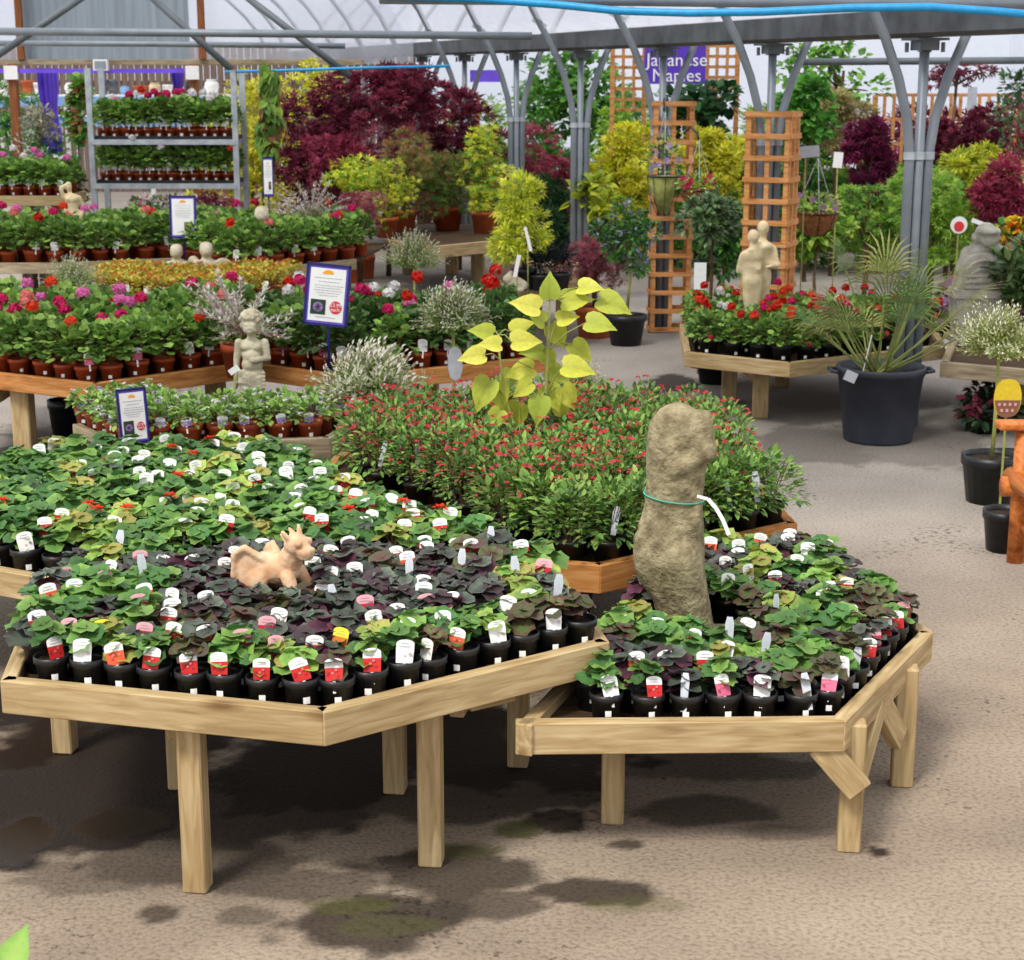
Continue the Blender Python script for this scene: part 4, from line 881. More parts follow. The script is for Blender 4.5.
hw_ = ['at far left behind the raised shelf', 'behind the yellow shrub by the rack', 'behind the first dark red maple', 'behind the rusty maples', 'between the third red maple and the columns', 'between the two free-standing columns', 'left of the left trellis tower', 'behind the left trellis tower',
       'behind the right trellis tower', 'right of the right trellis tower', 'under the far right back trellis', 'at the far right behind the rhododendron', 'at the right frame edge, farthest back', 'just left of the pipe column behind the palm', 'between the pipe column and the stone figure', 'low between the two trellis towers', 'low behind the left trellis tower', 'low behind the pink maple', 'low behind the hanging basket']
for (x, yt, yb, w_, Y, pl), lb in zip(hed, hw_):
    tree('shrub', nmc[id(pl)] + ' bushy shrub ' + lb, x, yt, yb, w_ * 1.3, Y, pl, 'palm3', .1, 1500, 0, None, True, wr=.7, lumps=18, group='mixed shrubs along the back', cat='shrub')
for (x, yt, yb, w_, Y, pl, lb) in [(478, 78, 260, 100, 24, LIME, 'pale lime bushy tree at the far back left of the columns'), (540, 95, 260, 90, 23.5, GRN, 'green bushy tree at the far back between two columns'), (640, 85, 260, 110, 24, GRN, 'green bushy tree at the far back by the left orange trellis'), (770, 100, 260, 130, 24, LIME, 'lime bushy tree at the far back behind the right tower'), (905, 125, 280, 140, 24, CRIM, 'crimson bushy tree at the far back right of the pipes')]:
    tree('shrub', lb, x, yt, yb, w_ * 1.3, Y, pl, 'palm3', .11, 1500, 0, None, True, wr=.7, lumps=18, group='mixed shrubs along the back', cat='shrub')
# feature trees
T = tree
T('red_maple', 'dark crimson bushy maple right of the long hanging climber', 315, 78, 200, 78, 18.3, RED, 'palm3', .08, 1700, wr=.8)
T('red_maple', 'wide purple-red maple crown high above the rusty maples', 385, 62, 140, 115, 18.0, RED, 'palm3', .08, 1900, wr=.8)
T('red_maple', 'purple maple leaning toward the second far pipe column', 458, 98, 178, 85, 18.6, RED, 'palm3', .08, 1300, wr=.8)
T('red_maple', 'crimson maple low behind the sign beside the white willow', 335, 110, 215, 60, 17.6, CRIM, 'palm3', .07, 900, wr=.8)
T('yellow_shrub', 'bright yellow shrub just right of the metal rack', 258, 78, 200, 55, 18.8, YEL, 'quad', .06, 1700, wr=.6, cat='shrub')
T('yellow_shrub', 'yellow shrub peeping over the first red maple', 320, 62, 120, 70, 20, YEL, 'quad', .06, 900, wr=.6, cat='shrub')
T('yellow_maple', 'yellow-green maple behind the striped white willow', 358, 158, 205, 62, 17.2, YEL + LIME, 'palm3', .06, 900, wr=.7)
T('rusty_maple', 'feathery rust-green maple in the left orange pot', 402, 130, 222, 85, 17.4, RUST, 'palm3', .06, 1500, zOP - .03, ('terra_o', .14, .22), wr=.5, seed=1)
T('rusty_maple', 'feathery green maple in the middle brown pot', 447, 152, 218, 85, 17.6, RUST + GRN, 'palm3', .06, 1500, zOP - .03, ('terra', .16, .24), wr=.5, seed=2)
T('yellow_maple', 'yellow-green maple behind the purple one, in the right orange pot', 485, 130, 216, 50, 17.3, LIME + YEL, 'palm3', .06, 900, zOP - .03, ('terra_o', .15, .22), wr=.6, seed=3)
T('yellow_maple', 'small yellow-green bushy maple low by the orange pots', 385, 165, 225, 50, 16.8, LIME + YEL, 'palm3', .055, 700, zOP - .03, ('terra_o', .12, .2), wr=.6)
T('red_maple', 'pink-red drooping maple behind the white willow sign', 358, 188, 238, 52, 16.2, G_('a04a58', '8a3c4c', 'b86a70'), 'palm3', .055, 900, wr=.6)
T('red_maple', 'low pink foliage plant beside the rack foot', 215, 190, 232, 70, 17.9, G_('c05878', 'd07890', '9a4a5c'), 'quad', .05, 600, cat='shrub')
T('golden_maple', 'golden maple standing on the small bench by the rabbit', 524, 178, 262, 82, 13.1, G_('d0d838', 'e0e450', 'b8c834', 'a8bc34'), 'palm3', .065, 1200, zSM - .03, ('black', .1, .16), wr=.6)
T('pink_maple', 'pink weeping maple in an orange pot on the floor', 596, 232, 300, 74, 13.75, G_('a0485c', 'b05c6a', '8c3c50', '7c5848'), 'palm3', .05, 1300, 0, ('terra_o', .17, .26), wr=.5)
T('flowering_standard', 'small standard shrub with lilac flowers in a black pot', 628, 205, 282, 66, 13.35, GRN + G_('b8b4dc', '5c9444', '4c8440'), 'oval', .04, 1300, 0, ('black', .16, .24), wr=.6, stem=.014, cane=True)
T('green_tree', 'tall bright green tree behind the second pipe column', 585, 52, 150, 105, 22, G_('5c9c3a', '6cac44', '4c8834'), 'oval', .1, 1500, wr=.7)
T('green_tree', 'dark large-leaved climber left of the purple board', 700, 78, 150, 70, 19.5, DGR, 'oval', .12, 450, wr=.7)
T('yellow_shrub', 'bright yellow shrub left of the left trellis tower', 620, 118, 215, 70, 18, YEL, 'palm3', .075, 1400, wr=.8, cat='shrub')
T('yellow_shrub', 'bright yellow shrub between the two trellis towers', 712, 122, 215, 75, 17.5, YEL, 'palm3', .075, 1500, wr=.8, cat='shrub')
T('lime_shrub', 'yellow-green large-leaved shrub left of the lilac standard', 597, 178, 225, 50, 16, G_('b8c83a', 'c8d444', 'a0b83a'), 'heart', .1, 130, wr=.8, cat='shrub')
T('green_tree', 'tall airy green tree reaching the roof right of the trellis', 845, 38, 110, 110, 18.5, G_('7cbc48', '5ca03c', '90c858'), 'oval', .09, 500, wr=.7, lumps=12)
T('green_tree', 'bushy fresh green tree beside the right trellis tower', 812, 80, 150, 62, 17.5, G_('5ca43c', '6cb448', '4c9038'), 'oval', .08, 1000, wr=.8)
T('variegated_tree', 'beige and cream leaved maple behind the hanging basket', 838, 92, 150, 62, 18, G_('b0a868', '9aa05c', 'c0b07c', 'a08c5c'), 'palm3', .08, 1000, wr=.7)
T('red_maple', 'purple-red upright maple above the palm fronds', 872, 118, 200, 48, 16.5, G_('6a2040', '80284c', '541a34'), 'palm3', .08, 1100, wr=.8)
T('red_maple', 'thin purple-leaved branches against the roof at right', 958, 62, 92, 70, 18, RED, 'palm3', .08, 220, wr=.7, lumps=9)
T('red_maple', 'dark purple maple under the back trellis, left of the grey notice', 938, 118, 160, 45, 18, RED, 'palm3', .08, 700, wr=.8)
T('red_maple', 'dark purple maple at right under the trellis notice', 985, 108, 160, 55, 17.5, RED, 'palm3', .08, 800, wr=.8)
T('crimson_maple', 'crimson maple cut off by the right frame edge', 1012, 160, 245, 55, 14.5, CRIM, 'palm3', .07, 1200, wr=.8)
T('yellow_maple', 'golden yellow maple in front of the dark purple ones', 978, 150, 215, 80, 15.8, G_('c8d038', 'd8dc48', 'a8bc38'), 'palm3', .07, 1500, wr=.7)
T('lime_maple', 'lime green feathery maple behind the pipe column', 935, 175, 275, 95, 14.8, LIME, 'palm3', .06, 2200, wr=.6)
T('lime_maple', 'lime green feathery maple left of the pipe column', 868, 178, 262, 72, 15.2, LIME + GRN, 'palm3', .06, 1500, wr=.6)
T('lime_shrub', 'broad-leaved green plant under the hanging basket', 820, 205, 262, 66, 14.6, LIME, 'oval', .08, 600, wr=.7, cat='shrub')
T('green_shrub', 'upright thin-leaved shrub at the right frame edge near the roof', 1015, 62, 150, 40, 16, G_('4c6c44', '5c7c50', '3c5c3c'), 'oval', .07, 260, wr=.4, cat='shrub')
T('green_shrub', 'green bush low between the two trellis towers', 725, 200, 285, 60, 14.4, DGR + GRN, 'oval', .06, 1000, wr=.6, cat='shrub')
T('rhododendron', 'glossy dark-leaved rhododendron beside the stone figure', 1020, 238, 312, 58, 10.7, G_('4c7c34', '5c8c40', '7ca850', '3f6c30'), 'oval', .085, 420, zST - .03, ('black', .1, .14), wr=.45, mat='gloss', cat='shrub', up=.6)
T('flowering_shrub', 'low dark shrub with crimson flowers under the right bench', 988, 378, 428, 66, 10.0, G_('2c5830', '3a6c38', '244a2a', 'c81c34'), 'oval', .06, 420, 0, ('black', .12, .16), wr=.5, mat='gloss', cat='shrub')
T('flower_clump', 'mixed pink and purple bedding behind the palm at right', 955, 272, 340, 60, 11.3, G_('4c8c3c', '3c7434', 'c85c9c', 'e0402c', 'b87cc8', 'e8d0dc'), 'round', .05, 650, 0.4, ('black', .11, .16), wr=1, cat='shrub')
T('flower_clump', 'magenta bedding at the right frame edge beyond the willow', 1022, 285, 345, 50, 10.9, G_('3c7434', '4c8c3c', 'd0307c', 'e05090'), 'round', .05, 400, zST - .03, ('black', .1, .14), wr=1, cat='shrub')
T('flower_clump', 'yellow and orange pansies above the stone figure at right', 1018, 218, 246, 40, 12.5, G_('e8c020', 'e88020', '4c8c3c', 'f0d840'), 'round', .05, 250, 0, ('black', .13, .2), wr=1, cat='shrub')
T('silver_shrub', 'silvery white-leaved shrub by the left timber post', 28, 140, 235, 48, 16.9, G_('b8c0b0', 'a0ac98', 'd0d4c8', '7c8c70'), 'oval', .05, 500, wr=.35, cat='shrub')
T('silver_shrub', 'grey bushy shrub in the yard before the purple drape', 38, 100, 138, 44, 20.5, G_('a8a890', '8c9478', 'c0bca4'), 'quad', .05, 500, cat='shrub')
T('small_tree', 'narrow young tree with reddish tips left of the rack', 76, 76, 155, 30, 18, G_('5c9c3c', '7aa844', '4a8434', 'b07a4c'), 'oval', .1, 260, wr=.7, lumps=10, stem=.012)
T('climber', 'tall narrow hanging climber on a cane beside the rack', 265, 66, 168, 34, 15.8, G_('7aa03c', '8caa44', '5c8a38', '6c9440', '8c6444'), 'heart', .1, 200, wr=.75, lumps=12, stem=.01, up=-1.4, cane=True)
T('climber', 'green plant behind the rack foot, left side', 70, 160, 225, 30, 17.5, DGR + GRN, 'oval', .07, 400, wr=.6, cat='shrub')
T('green_shrub', 'pale-flowered green mass under the lower rack shelf', 165, 196, 238, 150, 18.3, G_('4c843c', '5c9444', '3c7034', 'c86a7c', 'e8e0e0'), 'oval', .06, 1300, wr=.6, cat='shrub')
T('bay_standard', 'round clipped bay ball on a stem in an orange pot', 712, 197, 244, 62, 12.3, G_('4c7c3c', '5c8c48', '3f6c38', '6c9850'), 'oval', .06, 1500, 0, ('terra_o', .17, .26), wr=.45, mat='gloss', lumps=20, stem=.016)
# small dark potted things on the small bench
for i, (x, lb) in enumerate(((541, 'black-potted dark grassy plant right of the golden maple'), (560, 'second black-potted dark grassy plant near the pink maple'))):
    T('dark_grass', lb, x, 246, 270, 28, 13.05 + .1 * i, G_('2c3438', '3c4448', '1c2428'), 'quad', .09, 160, zSM - .03, ('black', .085, .12), wr=.12, cat='potted plant', trunk=False)
# spare orange and black pots on the floor
def floorpot(x, yb, wpx, hpx, mat, label, z=0.0, group=None):
    X, Y = P(x, yb, z); s = math.hypot(Y, EYE) / F; r, h = wpx * s / 2, hpx * s; t = thing('plant_pot', label, 'pot', (X, Y + r, z), 0, group)
    mb = MB(); mb.lathe([(r * .76, 0), (r * .94, h * .8), (r, h * .8), (r, h), (r * .93, h), (r * .9, h * .85)], 28, cap0=True); sh = part('shell', mb, M[mat], t, True)
    mb = MB(); mb.lathe([(r * .9, h * .86), (.001, h * .9)], 28); part('soil', mb, M['soil'], sh, True); return t, r, h
floorpot(354, 284, 20, 24, 'terra_o', 'orange clay pot on the floor behind the framed sign')
floorpot(365, 280, 20, 24, 'terra_o', 'second orange clay pot half behind the first')
floorpot(716, 386, 38, 26, 'black', 'black pot on the floor under the palm-side bench')
floorpot(577, 622, 36, 34, 'black', 'black bucket pot under the fuchsia bench')
floorpot(430, 445, 40, 20, 'black', 'black tub on the floor behind the fuchsias')
floorpot(62, 440, 34, 38, 'black', 'black pot in the shade under the middle left bench')
# =================================================================== willows with white-tipped shoots
def shoots(mb, n, c, rad, ln, seed, tip=('ecefdc', 'f0e4de'), base=('5c9440', '7cb054', '9cc070'), size=.03, up=.8, per=9, wr=.28, ez=-.3):
    random.seed(seed); c = Vector(c)
    for i in range(n):
        a = U(0, 6.28); el = U(ez, 1.5); d0 = Vector((math.cos(a) * math.cos(el), math.sin(a) * math.cos(el), math.sin(el))); o = c + Vector((d0.x * rad, d0.y * rad, d0.z * rad * .8)) * U(.25, .75)
        d = (d0 + Vector((0, 0, up * U(.4, 1)))).normalized(); l = ln * U(.6, 1.15); e = o + d * l
        mb.tube([o, (o + e) / 2 + Vector((0, 0, .01)), e], .0018, 3, 0, lin('8a9a50'), False)
        for k in range(per):
            t = (k + 1) / per; q = o.lerp(e, t); col = mixc(lin(random.choice(base)), lin(random.choice(tip)), max(0, min(1, (t - .45) * 1.5 + U(-.25, .25))))
            a2 = k * 2.4; v = d.orthogonal().normalized(); v = Matrix.Rotation(a2, 3, d) @ v; s = size * U(.7, 1.2) * (1.15 - .5 * t)
            mb.leaf(q, v + d * 1.1, d, s, s * wr, 'quad', col, tuple(x * .85 for x in col))
def willow(label, x, y, wpx, Y, z0, n=90, ln=.14, stem=True, pot=None, seed=0, rad=None, **kw):
    X, _, Z = Q(x, y, Y); r = (wpx * Y * 1.02 / F / 2) if rad is None else rad; t = thing('variegated_willow', label, 'shrub', (X, Y, z0), 0, 'variegated willows'); mb = MB()
    shoots(mb, n, (0, 0, Z - z0), r * .72, ln, seed, **kw); part('foliage', mb, M['leaf'], t)
    mb = MB(); ph = 0
    if pot:
        pm, r_, h_ = pot; pb = MB(); pb.lathe([(r_ * .76, 0), (r_ * .95, h_ * .8), (r_, h_ * .8), (r_, h_), (r_ * .92, h_), (r_ * .9, h_ * .88)], 20, cap0=True); pb.lathe([(r_ * .9, h_ * .88), (.001, h_ * .9)], 20, mat=1); part('pot', pb, [M[pm], M['soil']], t, True); ph = h_ * .88
    mb.tube([(0, 0, ph), (0.004, 0, (Z - z0) * .5), (0, 0, Z - z0)], [.011, .010, .008], 8); part('stem', mb, M['cane'], t, True)
    return t
willow('round pale willow ball right of the framed sign, farther back', 414, 268, 70, 11.6, 0, 260, .16, seed=1, pot=('black', .12, .18), ez=-.1)
tw = willow('white-tipped standard willow on a green stem with a grey tag', 453, 326, 68, 8.2, 0, 260, .15, seed=2, pot=('black', .12, .2), size=.036)
x, _, z = Q(455, 365, 8.12); mb = MB(); mb.lathe([(.001, -.085), (.026, -.07), (.036, -.02), (.036, .03), (.026, .07), (.001, .085)], 20)
mb.v = [(a, b * .05, c) for a, b, c in mb.v]; part('hang_tag', mb, M['greytag'], tw, True, Vector((x, 8.16, z)) - Vector(tw.location))['label'] = 'oval grey hanging tag'
willow('wide bushy willow in a terracotta pot right of the low bench', 370, 406, 112, 7.62, zPA - .03, 420, .19, seed=3, pot=('terra', .10, .14), size=.05, wr=.32, base=('7cac4c', '9cc060', '8cb858'), ez=-.05)
willow('grey-green willow bush at left above the geraniums', 74, 288, 54, 11.2, 0, 200, .15, seed=4, pot=('black', .12, .18), tip=('d8e0cc', 'e8e8dc'))
willow('white-flecked willow partly behind the golden catalpa', 578, 395, 44, 8.6, 0, 120, .14, seed=5, pot=('black', .12, .18))
willow('willow with pale heads beside the orange log chair', 999, 352, 92, 8.3, 0, 300, .15, seed=6, pot=('black', .15, .24), tip=('f0f0e0', 'e8ecc8'), base=('8cac58', 'a8c070', '6c9440'), size=.034)
def spray(label, x, y, Y, z0, n, ln, seed, rad, stem=True):
    X, _, Z = Q(x, y, Y); t = thing('variegated_willow', label, 'shrub', (X, Y, z0), 0, 'variegated willows'); mb = MB(); random.seed(seed)
    for i in range(n):
        a = U(0, 6.28); el = U(.0, 1.35); d = Vector((math.cos(a) * math.cos(el), .7 * math.sin(a) * math.cos(el), math.sin(el))); o = Vector((0, 0, Z - z0 - .08)); l = ln * U(.6, 1.1); pts = [o + d * l * k / 10 + Vector((0, 0, -.22 * l * (k / 10) ** 2)) for k in range(11)]
        mb.tube(pts, .0025, 4, 0, lin('c08a80'), False)
        for k in range(3, 11):
            for j in range(5):
                v = Vector((U(-1, 1), U(-1, 1), U(-.4, 1))); c = mixc(lin('eceae4'), lin('f0c8c8') if R() < .3 else lin('b8cca0'), U(0, .8)); mb.leaf(pts[k], v + d, (0, 0, 1), .045 * U(.6, 1.1), .013, 'quad', c, c)
    shoots(mb, 40, (0, 0, Z - z0 - .1), rad, .12, seed + 50); part('foliage', mb, M['leaf'], t)
    pb = MB(); pb.lathe([(.08, 0), (.105, .14), (.11, .14), (.11, .18), (.1, .18), (.098, .16)], 18, cap0=True); pb.lathe([(.098, .16), (.001, .16)], 18, mat=1); part('pot', pb, [M['terra'], M['soil']], t, True)
    mb = MB(); mb.tube([(0, 0, .15), (0, 0, Z - z0 - .05)], .009, 7); part('stem', mb, M['cane'], t, True); return t
spray('willow with long arching white shoots behind the stone cherub', 240, 320, 8.95, zG - .03, 30, .42, 7, .14)
spray('spiky white-shooted willow before the crimson maple', 312, 212, 14.9, zRG - .03, 30, .5, 8, .14)
# =================================================================== golden catalpa
CY = cat_y + .02; cx_ = Q(532, 450, CY)[0]
ct = thing('golden_catalpa', 'yellow-green large-leaved young tree rising from the fuchsia bench', 'tree', (cx_, CY, zFU - .032)); off = Vector(ct.location)
def qv(x, y, dy=0): return Vector(Q(x, y, CY + dy)) - off
pb = MB(); pb.lathe([(.075, 0), (.1, .16), (.105, .16), (.105, .2), (.097, .2), (.095, .18)], 20, cap0=True); pb.lathe([(.095, .18), (.001, .18)], 20, mat=1); part('pot', pb, [M['black'], M['soil']], ct, True)
mb = MB(); s1 = [Vector((0, 0, .17)), qv(534, 440), qv(546, 395), qv(548, 350), qv(550, 300)]; s2 = [Vector((0, 0, .17)), qv(520, 445), qv(506, 400), qv(500, 360), qv(498, 335)]
mb.tube(s1, [.011, .009, .008, .006, .004], 8); mb.tube(s2, [.008, .007, .006, .005, .004], 8)
lv = [(550, 288, 34, 0, 1), (528, 305, 40, -1, .3), (574, 300, 42, 1, .2), (588, 287, 34, 1, .1), (612, 304, 46, 1, -.3), (598, 324, 40, 1, -.1), (557, 334, 38, .3, -.5), (580, 350, 36, .8, -.6), (484, 332, 34, -1, .3), (520, 327, 34, .7, .4), (474, 356, 36, -1, -.1), (492, 344, 30, -.7, .1),
      (524, 341, 40, 1, .1), (484, 392, 46, -.5, -1), (499, 394, 38, .3, -1), (516, 414, 40, -.3, -1), (522, 371, 40, -1, -.2), (524, 388, 34, -.8, -.5), (539, 408, 38, -.2, -1), (552, 396, 38, .5, -1), (556, 374, 36, 1, -.4), (568, 396, 36, .6, -1), (562, 410, 30, .5, -.8), (576, 368, 44, 1, -.1), (496, 418, 32, -.6, -.9),
      (508, 380, 34, -.4, -.8), (538, 318, 30, -.6, .5), (566, 318, 30, .8, .2), (534, 352, 32, -1, .1), (548, 358, 30, .6, -.8)]
random.seed(21)
lm = MB(); YG = G_('b0cc28', 'c4da34', '98c02c', 'a8c830', 'd0e044')
for (x, y, s, dx, dz) in lv:
    dy = U(-.10, .10); q = qv(x, y, dy); st = min(s1[1:] + s2[1:], key=lambda v: (v - q).length + (0 if v.z < q.z + .05 else .2)); ln = s * CY / F * .74
    d = Vector((dx, U(-.5, .1), dz)).normalized(); b0 = q - d * ln * .4; mb.tube([st, (st + b0) / 2 + Vector((0, 0, .015)), b0], .0025, 5, 0, W3, False)
    c = random.choice(YG); lm.leaf(b0, d, Vector((U(-.3, .3), -.9, .7)), ln, ln * .82, 'heart', c, tuple(v * .82 for v in c), 0, .18)
part('stem', mb, M['cane'], ct, True); part('foliage', lm, M['leaf'], ct)
mb = MB(); mb.tube([qv(503, 470), qv(502, 425)], .008, 6); part('support_cane', mb, M['black'], ct)
mb = MB(); v = qv(540, 443, -.12); mb.box((v.x, v.y, v.z), (.045, .002, .016), Matrix.Rotation(.7, 3, 'Y')); mb.box((v.x + .03, v.y, v.z - .03), (.03, .002, .014), Matrix.Rotation(.9, 3, 'Y')); part('plant_tag', mb, M['white'], ct)
# =================================================================== fan palm in the big tub
pX, pY = P(885, 447, 0); pY += .21
pt = thing('potted_palm', 'green fan palm growing in a big dark grey handled tub', 'palm', (pX, pY, 0))
s_ = pY * 1.03 / F; r1, r0, h_ = 43 * s_, 33 * s_, .44
mb = MB(); mb.lathe([(r0, 0), (r0 + .004, .015), (r1 * .97, h_ - .045), (r1, h_ - .045), (r1 * 1.02, h_ - .01), (r1 * 1.0, h_), (r1 * .95, h_), (r1 * .93, h_ - .07)], 48, cap0=True)
tub = part('tub', mb, M['blackbig'], pt, True)
mb = MB(); mb.lathe([(r1 * .93, h_ - .06), (.001, h_ - .04)], 30); part('soil', mb, M['soil'], tub, True)
for s in (-1, 1): mb = MB(); mb.tube([(s * r1 * .98, -.06, h_ - .03), (s * (r1 + .04), -.05, h_ - .025), (s * (r1 + .04), .05, h_ - .025), (s * r1 * .98, .06, h_ - .03)], .012, 8); part('handle', mb, M['blackbig'], tub, True)
random.seed(33)
pp = G_('5c8c3c', '6c9844', '4c7c38', '8a9a50', '7c8a48')
for i in range(24):
    a = i * 2.4; el = .45 + 1.0 * (i % 6) / 6 + U(-.1, .1); d = Vector((math.cos(a) * math.cos(el), math.sin(a) * math.cos(el) * .8, math.sin(el))); l = U(.34, .66); o = Vector((U(-.05, .05) - .03, U(-.04, .04), h_ - .05))
    e = o + d * l; mb = MB(); mb.tube([o, (o + e) / 2 - Vector((0, 0, .01)), e], [.009, .006, .005], 5, 0, lin('7c9448'))
    vv = d.cross(Vector((0, 0, 1))); vv = vv.normalized() if vv.length > .01 else Vector((1, 0, 0)); c = random.choice(pp)
    for k in range(17):
        b_ = (k / 16 - .5) * 3.0; dd = d * math.cos(b_) + vv * math.sin(b_); L_ = .34 * (1 - .25 * abs(b_)) * U(.85, 1.1); nn = dd.cross(vv) if abs(b_) < 1.2 else Vector((0, 0, 1)); w = vv if abs(math.cos(b_)) > .5 else d
        wd = (w - dd * w.dot(dd)).normalized() * .006; br = U(.8, 1.2); cc = tuple(x * br for x in c); tip = mixc(cc, lin('b09a60'), .5)
        m_ = e + dd * L_ * .55 + Vector((0, 0, .01)); tp = e + dd * L_ - Vector((0, 0, .06 * L_ / .3))
        mb.add([e, m_ + wd, tp, m_ - wd], [(0, 1, 2, 3)], 0, [cc, cc, tip, cc])
    part('frond', mb, M['leaf'], pt)
mb = MB(); x_, _, z_ = Vector(Q(850, 376, pY - .2)) - Vector((pX, 0, 0)); mb.box((x_, -.22, z_), (.07, .002, .06), Matrix.Rotation(.4, 3, 'Y')); part('plant_tag', mb, M['greytag'], pt)
mb = MB(); mb.tube([(-.13, -.1, h_ - .05), (-.08, -.1, h_ + .22)], .003, 5); part('white_stake', mb, M['white'], pt)
# =================================================================== trellis towers
def tower(label, x, yt, yb, Y, wpx, rot, dep=.26):
    X = Q(x, yb, Y)[0]; zt = Q(x, yt, Y)[2]; s = Y * 1.02 / F; w_ = wpx * s; t = thing('trellis_tower', label, 'trellis', (X, Y, 0), rot)
    nh = 13
    for k in range(4):
        mb = MB(); wd = w_ if k % 2 == 0 else dep; ds = dep if k % 2 == 0 else w_; ang = k * math.pi / 2; rt = Matrix.Rotation(ang, 3, 'Z')
        def bx(c, d): mb.box(rt @ Vector(c), d, rt)
        for q in (-.5, 0, .5): bx((q * (wd - .03), -ds / 2, zt / 2), (.032, .018, zt))
        for j in range(nh): bx((0, -ds / 2 - .012, .03 + (zt - .05) * j / (nh - 1)), (wd + .02, .018, .036))
        part('lattice_panel', mb, M['trellis'], t)
    return t
cR, cL = cols[2], cols[3]
tower('orange timber trellis tower wrapped around the third column', 668, 101, 338, cL.y, 37, .0, .24)
tower('orange timber trellis tower behind the embracing stone couple', 766, 111, 330, cR.y, 42, -.42, .24)
def fence_trellis(label, x0, y0, x1, y1, Y, nv, nh):
    a_, b_ = Q(x0, y1, Y), Q(x1, y0, Y); t = thing('trellis_screen', label, 'trellis', ((a_[0] + b_[0]) / 2, Y, 0)); w_ = b_[0] - a_[0]; mb = MB()
    for i in range(nv): mb.box((-w_ / 2 + w_ * i / (nv - 1), 0, (a_[2] + b_[2]) / 2), (.035, .02, b_[2] - a_[2]))
    for j in range(nh): mb.box((0, .015, a_[2] + (b_[2] - a_[2]) * j / (nh - 1)), (w_, .02, .035))
    part('lattice', mb, M['trellis'], t); mb = MB()
    for s in (-1, 1): mb.box((s * w_ / 2, 0, b_[2] / 2), (.05, .05, b_[2]))
    part('post', mb, M['trellis'], t)
fence_trellis('tall orange trellis panel left of the purple board', 612, 46, 645, 110, 20, 4, 7)
fence_trellis('tall orange trellis panel right of the purple board', 706, 46, 738, 98, 20, 4, 6)
fence_trellis('long back trellis fence under the roof at right', 872, 95, 1075, 168, 19.5, 22, 4)
fence_trellis('small trellis by the far purple banner in the middle', 445, 97, 478, 128, 22, 5, 4)
# =================================================================== text helper, boards
def text(s, size, mat, parent, loc, name='lettering', align='CENTER', bold=.0):
    cu = bpy.data.curves.new('t', 'FONT'); cu.body = s; cu.size = size; cu.align_x = align; cu.align_y = 'CENTER'; cu.extrude = .0006; cu.offset = bold; cu.space_line = .85
    o = bpy.data.objects.new('t', cu); C.objects.link(o); dg = bpy.context.evaluated_depsgraph_get(); dg.update()
    me = bpy.data.meshes.new_from_object(o.evaluated_get(dg)); bpy.data.objects.remove(o); me.materials.clear(); me.materials.append(mat); me.name = name
    r = bpy.data.objects.new(name, me); C.objects.link(r); r.parent = parent; r.location = loc; r.rotation_euler = (math.pi / 2, 0, 0); return r
mb, l = px_box('b', 644, 44, 706, 84, 19.7, None, .03)
t = thing('hanging_board', 'purple board with white lettering Japanese Maples', 'sign', l); part('board', mb, M['signp'], t)
text('Japanese\nMaples', .2, M['white'], t, (.02, -.02, -.045))
mb = MB(); mb.tube([(-.3, 0, .22), (-.3, 0, .5)], .006, 5); mb.tube([(.3, 0, .22), (.3, 0, .5)], .006, 5); part('hanger', mb, M['galvd'], t)
mb, l = px_box('b', 470, 70, 500, 82, 24, None, .03); o = part('purple_banner', mb, M['purple'], None, loc=l); tag(o, 'small far purple banner above the third red maple', 'banner')
